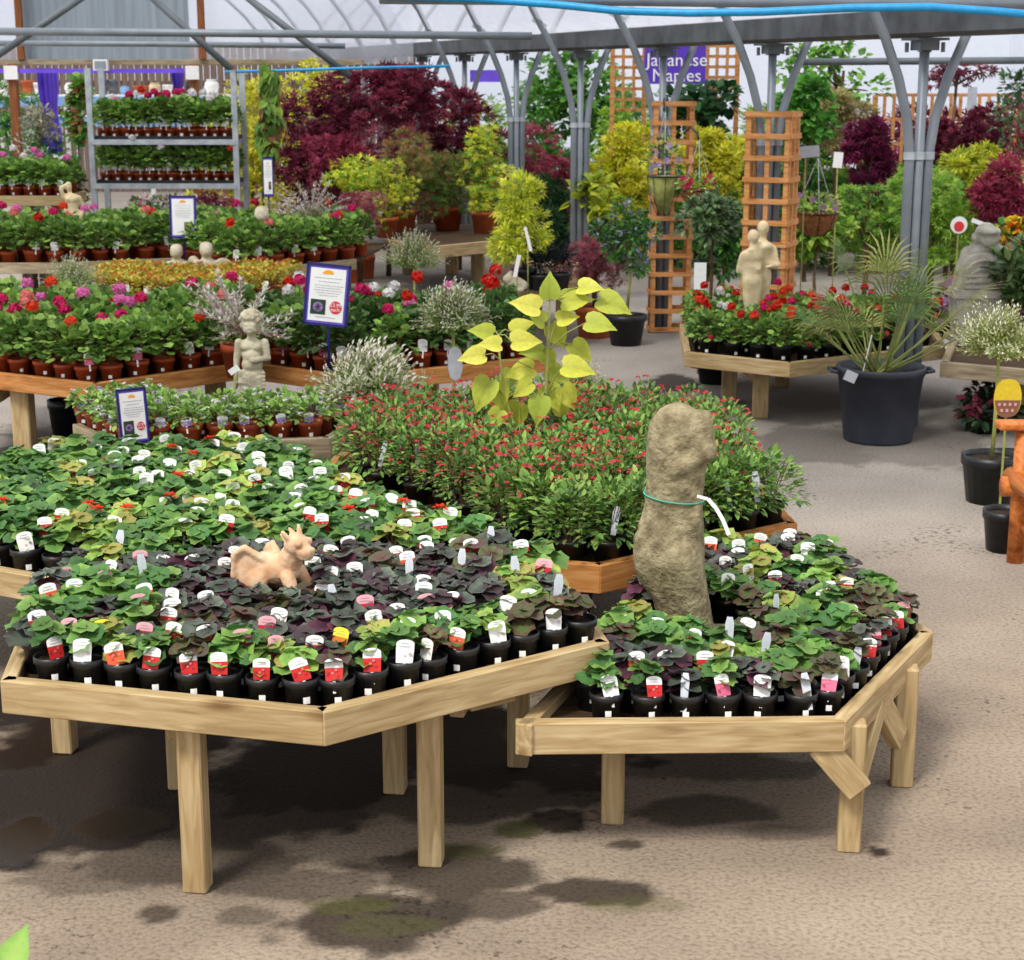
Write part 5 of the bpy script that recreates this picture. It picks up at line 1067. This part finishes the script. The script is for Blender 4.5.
def sign(label, x, y, wpx, hpx, Y, rz, roll, ground, pic=True, badge=True, pole=True):
    s = Y * 1.02 / F; w_, h_ = wpx * s, hpx * s; X, _, Z = Q(x, y, Y); t = thing('framed_sign', label, 'sign', (X, Y, ground), rz); zz = Z - ground
    def pc(name, mb, mat, up=None):
        if up: return part(name, mb, mat, up)
        o = part(name, mb, mat, t, loc=(0, 0, zz)); o.rotation_euler = (-.08, roll, 0); return o
    mb = MB()
    f_ = w_ * .055
    for c, d in (((0, 0, h_ / 2 - f_ / 2), (w_, .016, f_)), ((0, 0, -h_ / 2 + f_ / 2), (w_, .016, f_)), ((-w_ / 2 + f_ / 2, 0, 0), (f_, .016, h_)), ((w_ / 2 - f_ / 2, 0, 0), (f_, .016, h_))): mb.box(c, d)
    mb.box((0, .006, 0), (w_ * .98, .006, h_ * .98)); pc('frame', mb, M['navy'])
    mb = MB(); mb.box((0, 0, 0), (w_ * .9, .004, h_ * .92)); pc('coloured_border', mb, M['violet'])
    mb = MB(); mb.box((0, -.003, 0), (w_ * .8, .003, h_ * .85)); ps = pc('paper_sheet', mb, M['white'])
    mb = MB(); n = 12; r_ = w_ * .14; vs = [(0, -.006, 0)]
    for i in range(n + 1): a = math.pi * i / n; q = r_ * (1 if i % 2 else .8); vs.append((q * math.cos(a), -.006, q * .75 * math.sin(a)))
    mb.add([(v[0], v[1], v[2] + h_ * .335) for v in vs], [(0, i + 1, i + 2) for i in range(n)]); pc('sun_emblem', mb, M['yellow'], ps)
    mb = MB()
    for i, k in enumerate((.27, .21, .15, .11, .07, .03, -.01)):
        wl = (.62, .42, .6, .56, .62, .5, .4)[i]; x0 = -wl / 2
        while x0 < wl / 2: q = U(.04, .1); mb.box(((x0 + q / 2) * w_, -.0055, k * h_), (q * w_ * .8, .001, h_ * .008)); x0 += q
    mb.box((0, -.0055, -.36 * h_), (w_ * .45, .001, h_ * .008)); pc('print_lines', mb, M['ink'], ps)
    if pic:
        mb = MB(); pw = w_ * .34; pcx = -w_ * .18; pz = -.2 * h_; mb.box((pcx, -.0055, pz), (pw, .002, h_ * .24), None, 0, lin('24402c'))
        for i in range(14):
            a = i * 2.4; d = Vector((math.cos(a), 0, math.sin(a))); mb.leaf(Vector((pcx, -.008, pz)) + d * pw * .06, d, (0, -1, 0), pw * .42, pw * .2, 'quad', lin('b48cdc') if i % 3 else lin('d8b4ec'), lin('4c2c5c'))
        pc('flower_picture', mb, M['vcol'], ps)
    elif pic is not None:
        mb = MB(); mb.box((w_ * .16, -.0055, -.22 * h_), (w_ * .24, .002, h_ * .2), None, 0, lin('50382c')); mb.box((w_ * .16, -.007, -.18 * h_), (w_ * .2, .002, h_ * .05), None, 0, lin('8a7a50')); pc('flower_picture', mb, M['vcol'], ps)
    if badge:
        mb = MB(); rr_ = w_ * .14; mb.add([(w_ * .22 + rr_ * math.cos(i * .3927), -.007, -.19 * h_ + rr_ * 1.05 * math.sin(i * .3927)) for i in range(16)], [tuple(range(16))]); pc('price_badge', mb, M['red'], ps)
        g_ = text('\u00a33.99\neach', w_ * .115, M['white'], ps, (0, 0, 0)); g_.matrix_local = Matrix.Translation((w_ * .22, -.010, -.19 * h_)) @ Matrix.Rotation(math.pi / 2, 4, 'X')
    if pole: mb = MB(); mb.tube([(0, .012, 0), (0, .012, zz)], .007, 8); part('pole', mb, M['navy'], t, True)
    return t
random.seed(40)
sign('navy-framed price sign with purple flower beside the arching white willow', 327, 295, 44, 61, 8.75, -.1, .09, zG - .03)
sign('navy-framed price sign standing at the low mossy bench', 133, 416, 30, 56, 7.75, .45, -.03, zPA - .03)
sign('small framed notice above the rear geraniums, left of the putti', 183, 217, 26, 41, 14.4, .05, 0, zRG - .03, False, False)
sign('tiny narrow framed notice under the hanging climber', 268, 177, 10, 38, 15.3, .1, 0, zRG - .03, False, False)
def card(label, x, y, wpx, hpx, Y, mat='white', rot=0.0, group=None, z0=None, post=True):
    s = Y * 1.02 / F; X, _, Z = Q(x, y, Y); z0 = 0 if z0 is None else z0; t = thing('plant_label', label, 'label', (X, Y, z0), 0, group); mb = MB(); mb.box((0, 0, 0), (wpx * s, .003, hpx * s)); o = part('card', mb, M[mat], t, loc=(0, 0, Z - z0)); o.rotation_euler = (0, rot, 0)
    if post: mb = MB(); mb.tube([(0, .006, 0), (0, .006, Z - z0)], .005, 6); part('cane', mb, M['cane'], t, True)
card('tall white card hanging below the clipped bay ball', 700, 279, 12, 32, 12.0)
card('white card on a stem between trellis tower and hanging basket', 838, 160, 9, 15, 14.0, rot=.08)
card('pale blue-green card on the right trellis tower bracket', 806, 152, 26, 11, 12.3, 'greytag', -.1)
card('white slanted tag by the golden maple', 528, 239, 3, 24, 12.7, rot=-.25, z0=zSM - .03)
card('white tag leaning under the golden maple', 517, 266, 4, 22, 12.6, rot=.2, z0=zSM - .03)
card('grey framed notice on the far right back trellis', 972, 100, 9, 24, 19.2, 'greytag')
card('white square notice low on the far right back trellis', 972, 143, 9, 14, 19.0)
# price tag beside the cherub
card('white slanted price tag beside the cherub at hip level', 234, 370, 11, 6, 8.55, rot=-.6, z0=zPA - .03)
# red picture tag above the stone figure
t = thing('picture_tag', 'white rimmed red picture tag above the stone figure', 'label', (Q(959, 225, 12)[0], 12, 0)); z = Q(959, 225, 12)[2]
mb = MB(); mb.add([(.06 * math.cos(i * .3927), 0, z + .06 * math.sin(i * .3927)) for i in range(16)], [tuple(range(16))]); mb.box((.13, 0, z + .02), (.09, .002, .03), Matrix.Rotation(.35, 3, 'Y')); part('tag', mb, M['white'], t)
mb = MB(); mb.add([(.036 * math.cos(i * .3927), -.004, z - .01 + .036 * math.sin(i * .3927)) for i in range(16)], [tuple(range(16))]); part('red_picture', mb, M['red'], t)
mb = MB(); mb.tube([(0, .01, 0), (0, .01, z - .03)], .006, 6); part('cane', mb, M['cane'], t)
# yellow picture tag on the right willow
t = thing('picture_tag', 'oval yellow and brown picture tag on the chair-side willow', 'label', (Q(1003, 396, 8.2)[0], 8.12, 0)); z = Q(1003, 397, 8.15)[2]
ov = [(.068 * (abs(math.cos(i * .3142)) ** .7) * (1 if math.cos(i * .3142) > 0 else -1), 0, .095 * math.sin(i * .3142)) for i in range(20)]
mb = MB(); mb.add([(a, b, c + z) for a, b, c in ov], [tuple(range(20))], 0, lin('dcc030')); part('upper_print', mb, M['vcol'], t)
mb = MB(); mb.add([(a * .92, -.003, min(c, -.01) + z) for a, b, c in ov if c < .02], [tuple(range(len([1 for q in ov if q[2] < .02])))], 0, lin('8a5c48'))
for i in range(7): mb.box((-.04 + .013 * i, -.006, z - .03 - .03 * (i % 2)), (.012, .001, .014), None, 0, lin('d8a8a8'))
part('lower_print', mb, M['vcol'], t); mb = MB(); mb.tube([(0, .008, 0), (0, .008, z)], .006, 6); part('stem', mb, M['cane'], t)
# =================================================================== hanging baskets
def basket(label, x, y, wpx, Y, ytop, mat='liner', cone=False, fl=None, fo=0, hpx=20):
    s = Y * 1.02 / F; r = wpx * s / 2; X, _, Z = Q(x, y, Y); h_ = hpx * s; t = thing('hanging_basket', label, 'basket', (X, Y, Z)); mb = MB()
    pr = [(r * .38, -h_), (r * .75, -h_ * .6), (r * .95, -h_ * .2), (r, 0), (r * .93, 0), (r * .85, -h_ * .25)] if not cone else [(r * .3, -h_), (r * .65, -h_ * .5), (r, 0), (r * .92, 0), (r * .85, -.03)]
    mb.lathe(pr, 20, cap0=True); part('bowl', mb, M[mat], t, True)
    mb = MB(); mb.tube([(r * 1.02 * math.cos(k * .314), r * 1.02 * math.sin(k * .314), 0) for k in range(21)], .006, 5)
    for k in range(8):
        a = k * .785; mb.tube([(r * 1.02 * math.cos(a), r * 1.02 * math.sin(a), 0), (r * .8 * math.cos(a), r * .8 * math.sin(a), -h_ * .6), (r * .4 * math.cos(a), r * .4 * math.sin(a), -h_ * 1.01)], .003, 4)
    part('wire_frame', mb, M['black'], t)
    zt = Q(x, ytop, Y)[2] - Z
    for k in range(3): a = k * 2.09 + .5; mb = MB(); mb.tube([(r * math.cos(a), r * math.sin(a), 0), (0, 0, zt)], .0035, 4); part('chain', mb, M['greytag'], t)
    f = mound(GRN + LIME, 150, r * 1.15, h_ * 1.1, -.03, .05, 'oval', int(x), wr=.6, stems=0); part('foliage', f, M['leaf'], t)
    if fl: 
        random.seed(int(x))
        for k in range(7): part('flower', _bud(fl, r, h_), M['petal'], t)
    return t
def _bud(c, r, h):
    mb = MB()
    for i in range(1):
        a = U(0, 6.28); o = Vector((math.cos(a) * r * .9, math.sin(a) * r * .9, h * U(.1, .9)))
        for k in range(6): mb.leaf(o, (math.cos(k), U(-.5, .1), math.sin(k)), (0, -1, 0), .03, .026, 'quad', lin(c), lin(c))
    return mb
basket('brown wire hanging basket right of the right trellis tower', 816, 213, 44, 13.0, 158, fl='c890c0', hpx=22)
basket('green cone basket hanging on the left trellis tower front', 664, 176, 32, cL.y - .42, 112, 'cane', True, 'c8b0d8', hpx=36)
basket('brown hanging basket just right of the left trellis tower', 698, 190, 34, 13.4, 140, fl='d04060', hpx=16)
for lb, x, yt, Y, tx in (('dark green bracket arm carrying the brown wire basket', 816, 157, 13.0, 786), ('dark green bracket arm above the cone basket', 664, 111, cL.y - .42, 664), ('dark green bracket arm above the small brown basket', 698, 139, 13.4, 684)):
    a_ = Vector(Q(x, yt, Y)); b_ = Vector(Q(tx, yt - 6, (cR.y if tx == 786 else cL.y - .1))); o = part('bracket_arm', (lambda m_: (m_.tube([a_, a_ + Vector((0, 0, .03)), (a_ + b_) / 2 + Vector((0, 0, .07)), b_], .009, 6), m_)[1])(MB()), M['black'], None, True); tag(o, lb, 'bracket')
# =================================================================== statues
# --- tall headless torso on the low right bench
TY = sy0 + .0
zf = zR - .032
t = thing('stone_torso', 'tall weathered headless stone torso on the low right bench', 'statue', (sx0, TY, zf)); o_ = Vector(t.location)
prof_ = [(412, 676, 7), (416, 677, 15), (422, 677, 22), (428, 677, 28), (442, 677, 30.5), (456, 677, 31), (470, 676, 30), (484, 675, 29), (498, 674, 29), (512, 673, 30), (526, 671, 33), (540, 669, 35.5), (552, 669, 36.5), (564, 669, 36), (576, 672, 33.5), (588, 677, 30), (600, 681, 27), (612, 685, 25.5), (624, 689, 24), (636, 693, 22.5)]
bl = []
for y, x, hwid in prof_:
    q = Vector(Q(x, y, TY)) - o_; s = TY * 1.02 / F; r = (hwid + 1.6) * s; bl.append(('e', tuple(q), (r, r * .72, .062 if 15 < hwid and 420 < y < 630 else .03 if hwid > 10 else .02)))
def bq(x, y, dy=0): return tuple(Vector(Q(x, y, TY + dy)) - o_)
s = TY * 1.02 / F
# folded arm, breast and shoulder masses, thigh split, robe leg behind
bl += [('c', bq(706, 450, -.035), bq(676, 470, -.06), 13 * s, 9 * s), ('c', bq(704, 418, -.02), bq(708, 452, -.03), 10 * s, 9 * s), ('e', bq(676, 455, .0), (30 * s, .055, 42 * s)),
       ('c', bq(690, 566, -.03), bq(703, 632, -.02), 15 * s, 13 * s), ('c', bq(680, 560, -.05), bq(702, 636, -.045), 22 * s, 13 * s), ('c', bq(662, 590, .03), bq(668, 636, .02), 11 * s, 10 * s), ('e', bq(650, 552, .02), (16 * s, .07, 26 * s)),
       ('e', bq(694, 520, -.02), (9 * s, .06, 22 * s))]
sculpt('body', bl, .011, M['stone'], t, rough=.0022, smooth=7, rs=60)
mb = MB(); mb.poly([(-.135, -.10), (.10, -.13), (.145, -.02), (.12, .10), (-.11, .12), (-.15, .02)], 0, .028); part('plinth', mb, M['stone_p'], t)
mb = MB(); n = 24; c_ = Vector(bq(674, 496)); rr = 30.5 * s
mb.tube([(c_.x + rr * math.cos(i / n * 6.2832), c_.y + rr * .76 * math.sin(i / n * 6.2832), c_.z - .012 * math.cos(i / n * 6.28 + .5) * 1) for i in range(n + 1)], .0028, 6); part('tied_wire', mb, M['greenwire'], t, True)
mb = MB(); a = [Vector(bq(697, 496, -.05)), Vector(bq(708, 499, -.07)), Vector(bq(716, 508, -.08)), Vector(bq(723, 520, -.085)), Vector(bq(729, 535, -.09))]
for p, q in zip(a, a[1:]): d = (q - p).normalized(); v = Vector((-d.z, 0, d.x)) * .006; mb.add([p - v, p + v, q + v, q - v], [(0, 1, 2, 3)])
part('white_strap', mb, M['white'], t)
# --- cherub
def statue(name, label, x, y, Y, z0, blobs, hgt, mat, vox=.02, rough=.0, rotz=0, cat='statue', smooth=3, extra=None):
    X = Q(x, y, Y)[0]; t = thing(name, label, cat, (X, Y, z0), rotz, None); sculpt('figure', blobs, vox, M[mat], t, scale=hgt, rough=rough, smooth=smooth); return t
random.seed(51)
ch = [('e', (0, .0, .86), (.098, .098, .108)), ('e', (0, -.085, .835), (.068, .03, .055)), ('e', (0, -.105, .835), (.014, .018, .016)), ('e', (-.045, -.08, .815), (.026, .025, .026)), ('e', (.045, -.08, .815), (.026, .025, .026)), ('e', (0, -.085, .785), (.025, .022, .014)),
      ('c', (0, 0, .72), (0, 0, .80), .048, .045), ('e', (0, 0, .66), (.125, .075, .075)), ('e', (0, -.01, .57), (.105, .08, .09)), ('e', (0, -.015, .49), (.115, .088, .08)), ('e', (0, 0, .40), (.13, .10, .07)),
      ('e', (-.055, -.045, .655), (.05, .035, .035)), ('e', (.055, -.045, .655), (.05, .035, .035)), 
      ('c', (-.135, 0, .69), (-.165, .0, .53), .046, .038), ('c', (-.165, 0, .53), (-.175, -.02, .36), .036, .026), ('e', (-.178, -.02, .31), (.026, .028, .045)),
      ('c', (.135, 0, .69), (.165, -.01, .55), .046, .038), ('c', (.165, -.01, .55), (.06, -.12, .545), .036, .027), ('e', (.035, -.125, .55), (.035, .028, .032)), ('e', (.01, -.13, .56), (.03, .014, .010)), ('e', (.01, -.13, .54), (.03, .014, .010)),
      ('e', (-.06, 0, .30), (.078, .085, .14)), ('e', (.055, 0, .28), (.075, .085, .15)), ('c', (-.055, 0, .25), (-.055, .0, .06), .062, .045), ('c', (.055, 0, .25), (.055, 0, .06), .06, .045), ('e', (-.06, -.05, .04), (.04, .075, .035)), ('e', (.06, -.05, .04), (.04, .075, .035)), ('e', (0, 0, .015), (.17, .13, .03)),
      ('e', (-.036, -.098, .868), (.028, .012, .008)), ('e', (.036, -.098, .868), (.028, .012, .008)), ('e', (-.036, -.094, .848), (.014, .01, .009)), ('e', (.036, -.094, .848), (.014, .01, .009)), ('e', (0, -.106, .802), (.02, .012, .007)), ('e', (-.1, 0, .85), (.02, .03, .03)), ('e', (.1, 0, .85), (.02, .03, .03))]
for i in range(46):
    a = i * 2.4; z = U(.1, 1); r_ = math.sqrt(max(0, 1 - z * z)); p = (r_ * math.cos(a) * .112, r_ * math.sin(a) * .108 + .01, .875 + z * .108)
    if p[1] < -.06 and z < .45: continue
    ch.append(('e', p, (.027, .027, .025)))
for i in range(9): z = .42 - i * .012; a = -1.2 + i * .3; ch.append(('c', (-.13, -.06 - .004 * i, z + .015), (.13, -.07, z - .04 * (i % 3) / 2), .018, .018))
for i in range(7): ch.append(('c', (-.09 + i * .03, -.085, .38), (-.12 + i * .035, -.075, .12), .017, .02))
CT = statue('stone_cherub', 'standing stone cherub with curly hair and one hand on chest', 253, 380, 8.62, zPA - .032, [(b[0], *[(tuple((v[0] * .86, v[1], v[2])) if isinstance(v, tuple) else v * .88) for v in b[1:]]) for b in ch], .56, 'stone_p', .0075, .001, smooth=1)
# --- clay dragon
X, Yd = P(282, 592, zFL); Yd += .03
dt = thing('clay_dragon', 'small pale terracotta dragon crouching among dark begonias', 'statue', (*P(283, 595, .635), .635), -.35)
dr = [('e', (-.02, 0, .085), (.085, .05, .05)), ('e', (-.06, 0, .08), (.05, .052, .055)), ('c', (.02, 0, .10), (.055, -.01, .16), .044, .036), ('e', (.065, -.02, .175), (.042, .038, .036)), ('e', (.098, -.03, .158), (.03, .028, .02)), ('e', (.098, -.03, .143), (.026, .024, .013)),
      ('e', (.120, -.042, .166), (.007, .006, .007)), ('e', (.124, -.024, .166), (.007, .006, .007)), ('e', (.085, -.052, .186), (.013, .01, .012)), ('e', (.095, .0, .186), (.013, .01, .012)),
      ('c', (.05, -.045, .195), (.036, -.058, .222), .011, .007), ('c', (.055, .02, .195), (.044, .034, .222), .011, .006), ('c', (.075, -.02, .205), (.07, -.02, .228), .010, .006), ('c', (.05, -.01, .2), (.035, -.01, .222), .012, .006), ('c', (.022, 0, .18), (.0, 0, .196), .013, .006),
      ('c', (.04, -.04, .07), (.07, -.05, .015), .024, .018), ('c', (.04, .04, .07), (.07, .05, .015), .024, .018), ('e', (.09, -.052, .012), (.028, .018, .012)), ('e', (.09, .052, .012), (.028, .018, .012)),
      ('e', (-.07, -.045, .05), (.04, .02, .045)), ('e', (-.07, .045, .05), (.04, .02, .045)), ('e', (-.04, -.055, .012), (.035, .018, .013)), ('e', (-.04, .055, .012), (.035, .018, .013)),
      ('c', (-.04, -.03, .115), (-.10, -.055, .158), .014, .012), ('c', (-.10, -.055, .158), (-.135, -.06, .135), .012, .010), ('c', (-.135, -.06, .135), (-.14, -.06, .06), .010, .009), ('e', (-.10, -.045, .09), (.04, .010, .06)), ('e', (-.115, -.05, .06), (.028, .009, .05)),
      ('c', (-.03, .03, .11), (-.06, .055, .15), .014, .010), ('e', (-.06, .05, .11), (.035, .008, .045)), ('c', (-.1, 0, .05), (-.15, .02, .02), .018, .008)]
dr = [(b[0], *[tuple(c * .92 for c in v) if isinstance(v, tuple) else v * .92 for v in b[1:]]) for b in dr]
sculpt('figure', dr, .0045, M['clay'], dt, rough=.0012, smooth=2, rs=60)
# --- small putti at the yellow bedding
bab = [('e', (0, 0, .84), (.14, .14, .15)), ('e', (0, -.1, .8), (.09, .05, .08)), ('e', (0, -.15, .81), (.02, .02, .02)), ('c', (0, 0, .66), (0, 0, .74), .08, .07), ('e', (0, 0, .5), (.22, .14, .2)), ('e', (0, 0, .25), (.25, .18, .2)), ('c', (-.2, 0, .58), (-.24, -.04, .36), .075, .06), ('c', (.2, 0, .58), (.24, -.04, .36), .075, .06),
       ('c', (-.24, -.04, .36), (-.04, -.2, .42), .058, .05), ('c', (.24, -.04, .36), (.04, -.2, .42), .058, .05), ('c', (-.1, -.05, .15), (-.2, -.25, .1), .1, .08), ('c', (.1, -.05, .15), (.2, -.25, .1), .1, .08), ('e', (0, 0, .04), (.28, .24, .06)), ('e', (0, .03, .93), (.13, .12, .08))]
statue('stone_putto', 'small stone child bust with folded arms at the yellow bedding', 177, 266, 12.95, zCO - .03, bab, .36, 'stone_p', .03)
wing = bab + [('e', (.34, .1, .52), (.2, .05, .16), ('Y', .5)), ('e', (.46, .1, .42), (.14, .04, .1), ('Y', .8)), ('e', (-.26, .1, .62), (.12, .05, .12))]
statue('stone_cherub', 'small winged stone cherub leaning right of the child bust', 207, 268, 12.9, zCO - .03, wing, .38, 'stone_p', .03, rotz=.2)
statue('stone_putto', 'small pale stone child figure under the tiny narrow notice', 262, 220, 14.6, zRG - .03, bab, .47, 'stone_p', .03)
# --- armless cream nude at left
nude = [('e', (-.03, 0, .93), (.05, .05, .06)), ('c', (-.02, 0, .85), (-.03, 0, .9), .03, .03), ('e', (0, 0, .78), (.12, .07, .07)), ('e', (.0, 0, .68), (.095, .065, .08)), ('e', (.01, 0, .6), (.09, .065, .07)), ('e', (.02, 0, .5), (.125, .085, .09)), ('c', (-.02, 0, .46), (.03, 0, .22), .085, .055), ('c', (.07, 0, .46), (.07, .0, .22), .085, .055), ('c', (.03, 0, .22), (.06, .0, .03), .055, .035), ('c', (.07, 0, .22), (.09, 0, .03), .055, .035),
        ('c', (-.12, 0, .8), (-.14, -.04, .93), .038, .03), ('c', (-.14, -.04, .93), (-.04, -.02, .99), .03, .025), ('e', (-.04, -.05, .76), (.04, .04, .035)), ('e', (.05, -.05, .76), (.04, .04, .035)), ('c', (-.1, .04, .6), (-.08, .02, .05), .05, .05), ('c', (.11, 0, .79), (.16, .02, .64), .036, .03), ('c', (.16, .02, .64), (.13, -.04, .5), .03, .024), ('e', (.06, 0, .015), (.15, .12, .025)), ('e', (-.03, 0, .99), (.045, .05, .025))]
statue('stone_nude', 'cream stone nude with raised arm standing left of the rack', 72, 205, 14.9, zRG + .02, nude, .60, 'stone_c', .022, rotz=.1)
# --- embracing couple before the right trellis tower
cp = []
for sx_, h in ((-.06, .93), (.06, 1.0)):
    a = .05 if sx_ > 0 else -.02
    cp += [('e', (sx_ * 1.0, a, h * .93), (.052, .055, .068)), ('c', (sx_, a, h * .82), (sx_, a, h * .88), .03, .03), ('e', (sx_, a, h * .76), (.10, .062, .07)), ('e', (sx_, a, h * .66), (.085, .058, .09)), ('e', (sx_, a, h * .54), (.09, .066, .09)), ('c', (sx_ - .03, a, h * .5), (sx_ - .02, a, h * .05), .055, .032), ('c', (sx_ + .035, a, h * .5), (sx_ + .03, a, h * .05), .055, .032), ('e', (sx_, a - .02, h * .03), (.07, .08, .03))]
cp += [('c', (-.15, -.02, .72), (-.17, .02, .58), .032, .027), ('c', (-.17, .02, .58), (-.02, -.07, .6), .027, .022), ('c', (.15, .03, .76), (.18, -.01, .62), .034, .028), ('c', (.18, -.01, .62), (.04, -.1, .62), .028, .022), ('c', (.1, .0, .78), (-.1, -.06, .76), .03, .025), ('e', (0, 0, .015), (.19, .14, .03))]
statue('stone_couple', 'pale stone couple embracing in front of the right trellis tower', 757, 290, 11.1, zHB - .032, cp, .78, 'stone_c', .02, rotz=.3)
# --- stone rabbit
rb = [('e', (0, 0, .3), (.34, .24, .28)), ('e', (-.3, -.05, .5), (.2, .17, .18)), ('e', (-.26, .03, .62), (.12, .05, .22), ('Y', .6)), ('e', (.25, 0, .25), (.2, .2, .2)), ('e', (-.3, -.1, .1), (.12, .08, .08)), ('e', (.1, -.16, .1), (.22, .08, .1)), ('e', (.42, 0, .25), (.09, .09, .09))]
statue('stone_rabbit', 'small pale stone rabbit on the small bench', 516, 266, 12.95, zSM - .03, rb, .2, 'stone_p', .04)
# --- seated stone figure on a block at right
X, _, zt_ = Q(982, 228, 10.85); X0 = Q(978, 300, 10.85)[0]
st = thing('stone_figure', 'grey stone figure behind a carved arched back on a block', 'statue', (X0, 10.85, zST - .032)); H_ = zt_ - st.location.z
u = H_
fg = [('e', (.03, .02, .93 * u), (.075, .075, .085)), ('e', (.03, -.02, .975 * u), (.082, .085, .035)), ('c', (.03, .02, .8 * u), (.03, .02, .86 * u), .05, .05), ('e', (.03, .03, .79 * u), (.13, .08, .06)), ('e', (.03, -.05, .9 * u), (.05, .03, .05)), ('e', (.03, -.06, .91 * u), (.013, .02, .015)), ('c', (-.08, .02, .78 * u), (-.12, .0, .62 * u), .045, .04), ('c', (.14, .02, .78 * u), (.16, .0, .62 * u), .045, .04)]
for i in range(14): a = i * .45; fg.append(('e', (.03 + .07 * math.cos(a), .02 + .07 * math.sin(a), (.90 + .02 * (i % 2)) * u), (.025, .025, .025)))
sculpt('bust', fg, .011, M['stone_g'], st, rough=.003, smooth=2)
mb = MB(); n = 14; wv = .13; arc = [(-.155, .46 * u), (.155, .46 * u)] + [(.13 * math.cos(math.pi * i / n) , .66 * u + .13 * u * math.sin(math.pi * i / n)) for i in range(n + 1)]
m_ = len(arc); mb.add([(a, -.10, b) for a, b in arc] + [(a, .09, b) for a, b in arc], [tuple(range(m_ - 1, -1, -1)), tuple(range(m_, 2 * m_))] + [(i, (i + 1) % m_, m_ + (i + 1) % m_, m_ + i) for i in range(m_)]); 
for k in range(3): mb.tube([(.11 * (1 - .2 * k) * math.cos(math.pi * i / n), -.105, .62 * u - .04 * k + .11 * (1 - .2 * k) * u * math.sin(math.pi * i / n)) for i in range(n + 1)], .010, 6)
for z_ in (.5, .55, .60): mb.box((0, -.105, z_ * u), (.24, .02, .02))
part('carved_back', mb, M['stone_g'], st)
mb = MB()
for z0_, z1_, w0, w1 in ((0, .04, .17, .17), (.04, .40 * u, .14, .165), (.40 * u, .43 * u, .185, .185), (.43 * u, .47 * u, .17, .165)):
    mb.add([(sx_ * w, sy_ * w * .7, z) for z, w in ((z0_, w0), (z1_, w1)) for sx_, sy_ in ((-1, -1), (1, -1), (1, 1), (-1, 1))], [(3, 2, 1, 0), (4, 5, 6, 7), (0, 1, 5, 4), (1, 2, 6, 5), (2, 3, 7, 6), (3, 0, 4, 7)])
part('block_plinth', mb, M['stone_g'], st)
# =================================================================== orange log chair
cY = 7.2; cX = P(1008, 560, 0)[0] + .02
ct_ = thing('log_chair', 'orange-stained rounded log garden chair at the right frame edge', 'chair', (cX, cY, 0), -math.pi / 2)
def lg(name, pts, r): m_ = MB(); m_.tube(pts, r, 14); part(name, m_, M['chair'], ct_, True)
za = Q(1008, 425, cY)[2]; zs_ = Q(1008, 484, cY)[2]
for x in (0, .62):
    lg('front_leg', [(x, 0, 0), (x, 0, za - .03)], .036)
    lg('rear_leg', [(x + .0, .55, 0), (x, .60, za + .32)], .036)
    mb = MB(); mb.box((0, 0, 0), (.1, .74, .035)); o = part('armrest', mb, M['chair'], ct_, loc=(x + .0, .25, za)); bv = o.modifiers.new('b', 'BEVEL'); bv.width = .012; bv.segments = 3
    lg('side_rail', [(x, -.08, zs_ - .01), (x, .6, zs_ - .03)], .045)
lg('front_rail', [(-.07, -.02, zs_ + .02), (.69, -.02, zs_ + .02)], .042); lg('lower_rail', [(.0, .03, .16), (.62, .03, .16)], .028)
lg('brace', [(.0, .02, .2), (.0, .16, zs_)], .028); lg('brace', [(.62, .02, .2), (.62, .16, zs_)], .028)
for i in range(6): lg('seat_slat', [(0, .06 + i * .095, zs_ + .02), (.62, .06 + i * .095, zs_ + .02)], .028)
lg('top_rail', [(0, .60, za + .28), (.62, .60, za + .28)], .036)
for i in range(5): lg('back_slat', [(.1 + i * .105, .58, zs_ + .03), (.1 + i * .105, .60, za + .28)], .022)
floorpot(1012, 500, 44, 44, 'black', 'black pot behind the orange log chair, holding the right willow')
floorpot(1010, 556, 46, 42, 'black', 'black pot of compost on the floor beside the chair leg')
# =================================================================== blurred foreground leaf in the corner
fl = thing('foreground_plant', 'blurred bright green leaf tip at the bottom left corner', 'plant', (Q(-30, 1100, 2.0)[0], 2.0, 0)); off = Vector(fl.location); mb = MB(); lf = [lin('5ca048')]
q0 = Vector(Q(-10, 1010, 2.0)) - off; q1 = Vector(Q(26, 926, 2.0)) - off
mb.leaf(q0, q1 - q0, (0, -1, .2), (q1 - q0).length, .055, 'oval', lin('6cb84c'), lin('8ccc5c'), 0, .05); q2 = Vector(Q(-45, 960, 2.05)) - off
mb.leaf(q2 - Vector((0, 0, .05)), Vector((.5, 0, .4)), (0, -1, .3), .08, .04, 'oval', lin('4c9440'), lin('5ca44c'), 0, .05); mb.leaf(q0, (-.6, .1, .4), (0, -1, .3), .12, .05, 'oval', lin('4c9440'), lin('5ca44c'), 0, .05)
part('leaf', mb, M['leaf'], fl, True); mb = MB(); mb.tube([(0, 0, .25), q0], [.006, .004], 6); mb.tube([(0, 0, .25), q2 - Vector((0, 0, .05))], [.006, .004], 6); part('stem', mb, M['cane'], fl, True)
mb = MB(); mb.lathe([(.09, 0), (.12, .22), (.126, .22), (.126, .26), (.114, .26), (.11, .24)], 20, cap0=True); mb.lathe([(.11, .24), (.001, .24)], 20, mat=1); part('pot', mb, [M['black'], M['soil']], fl, True)
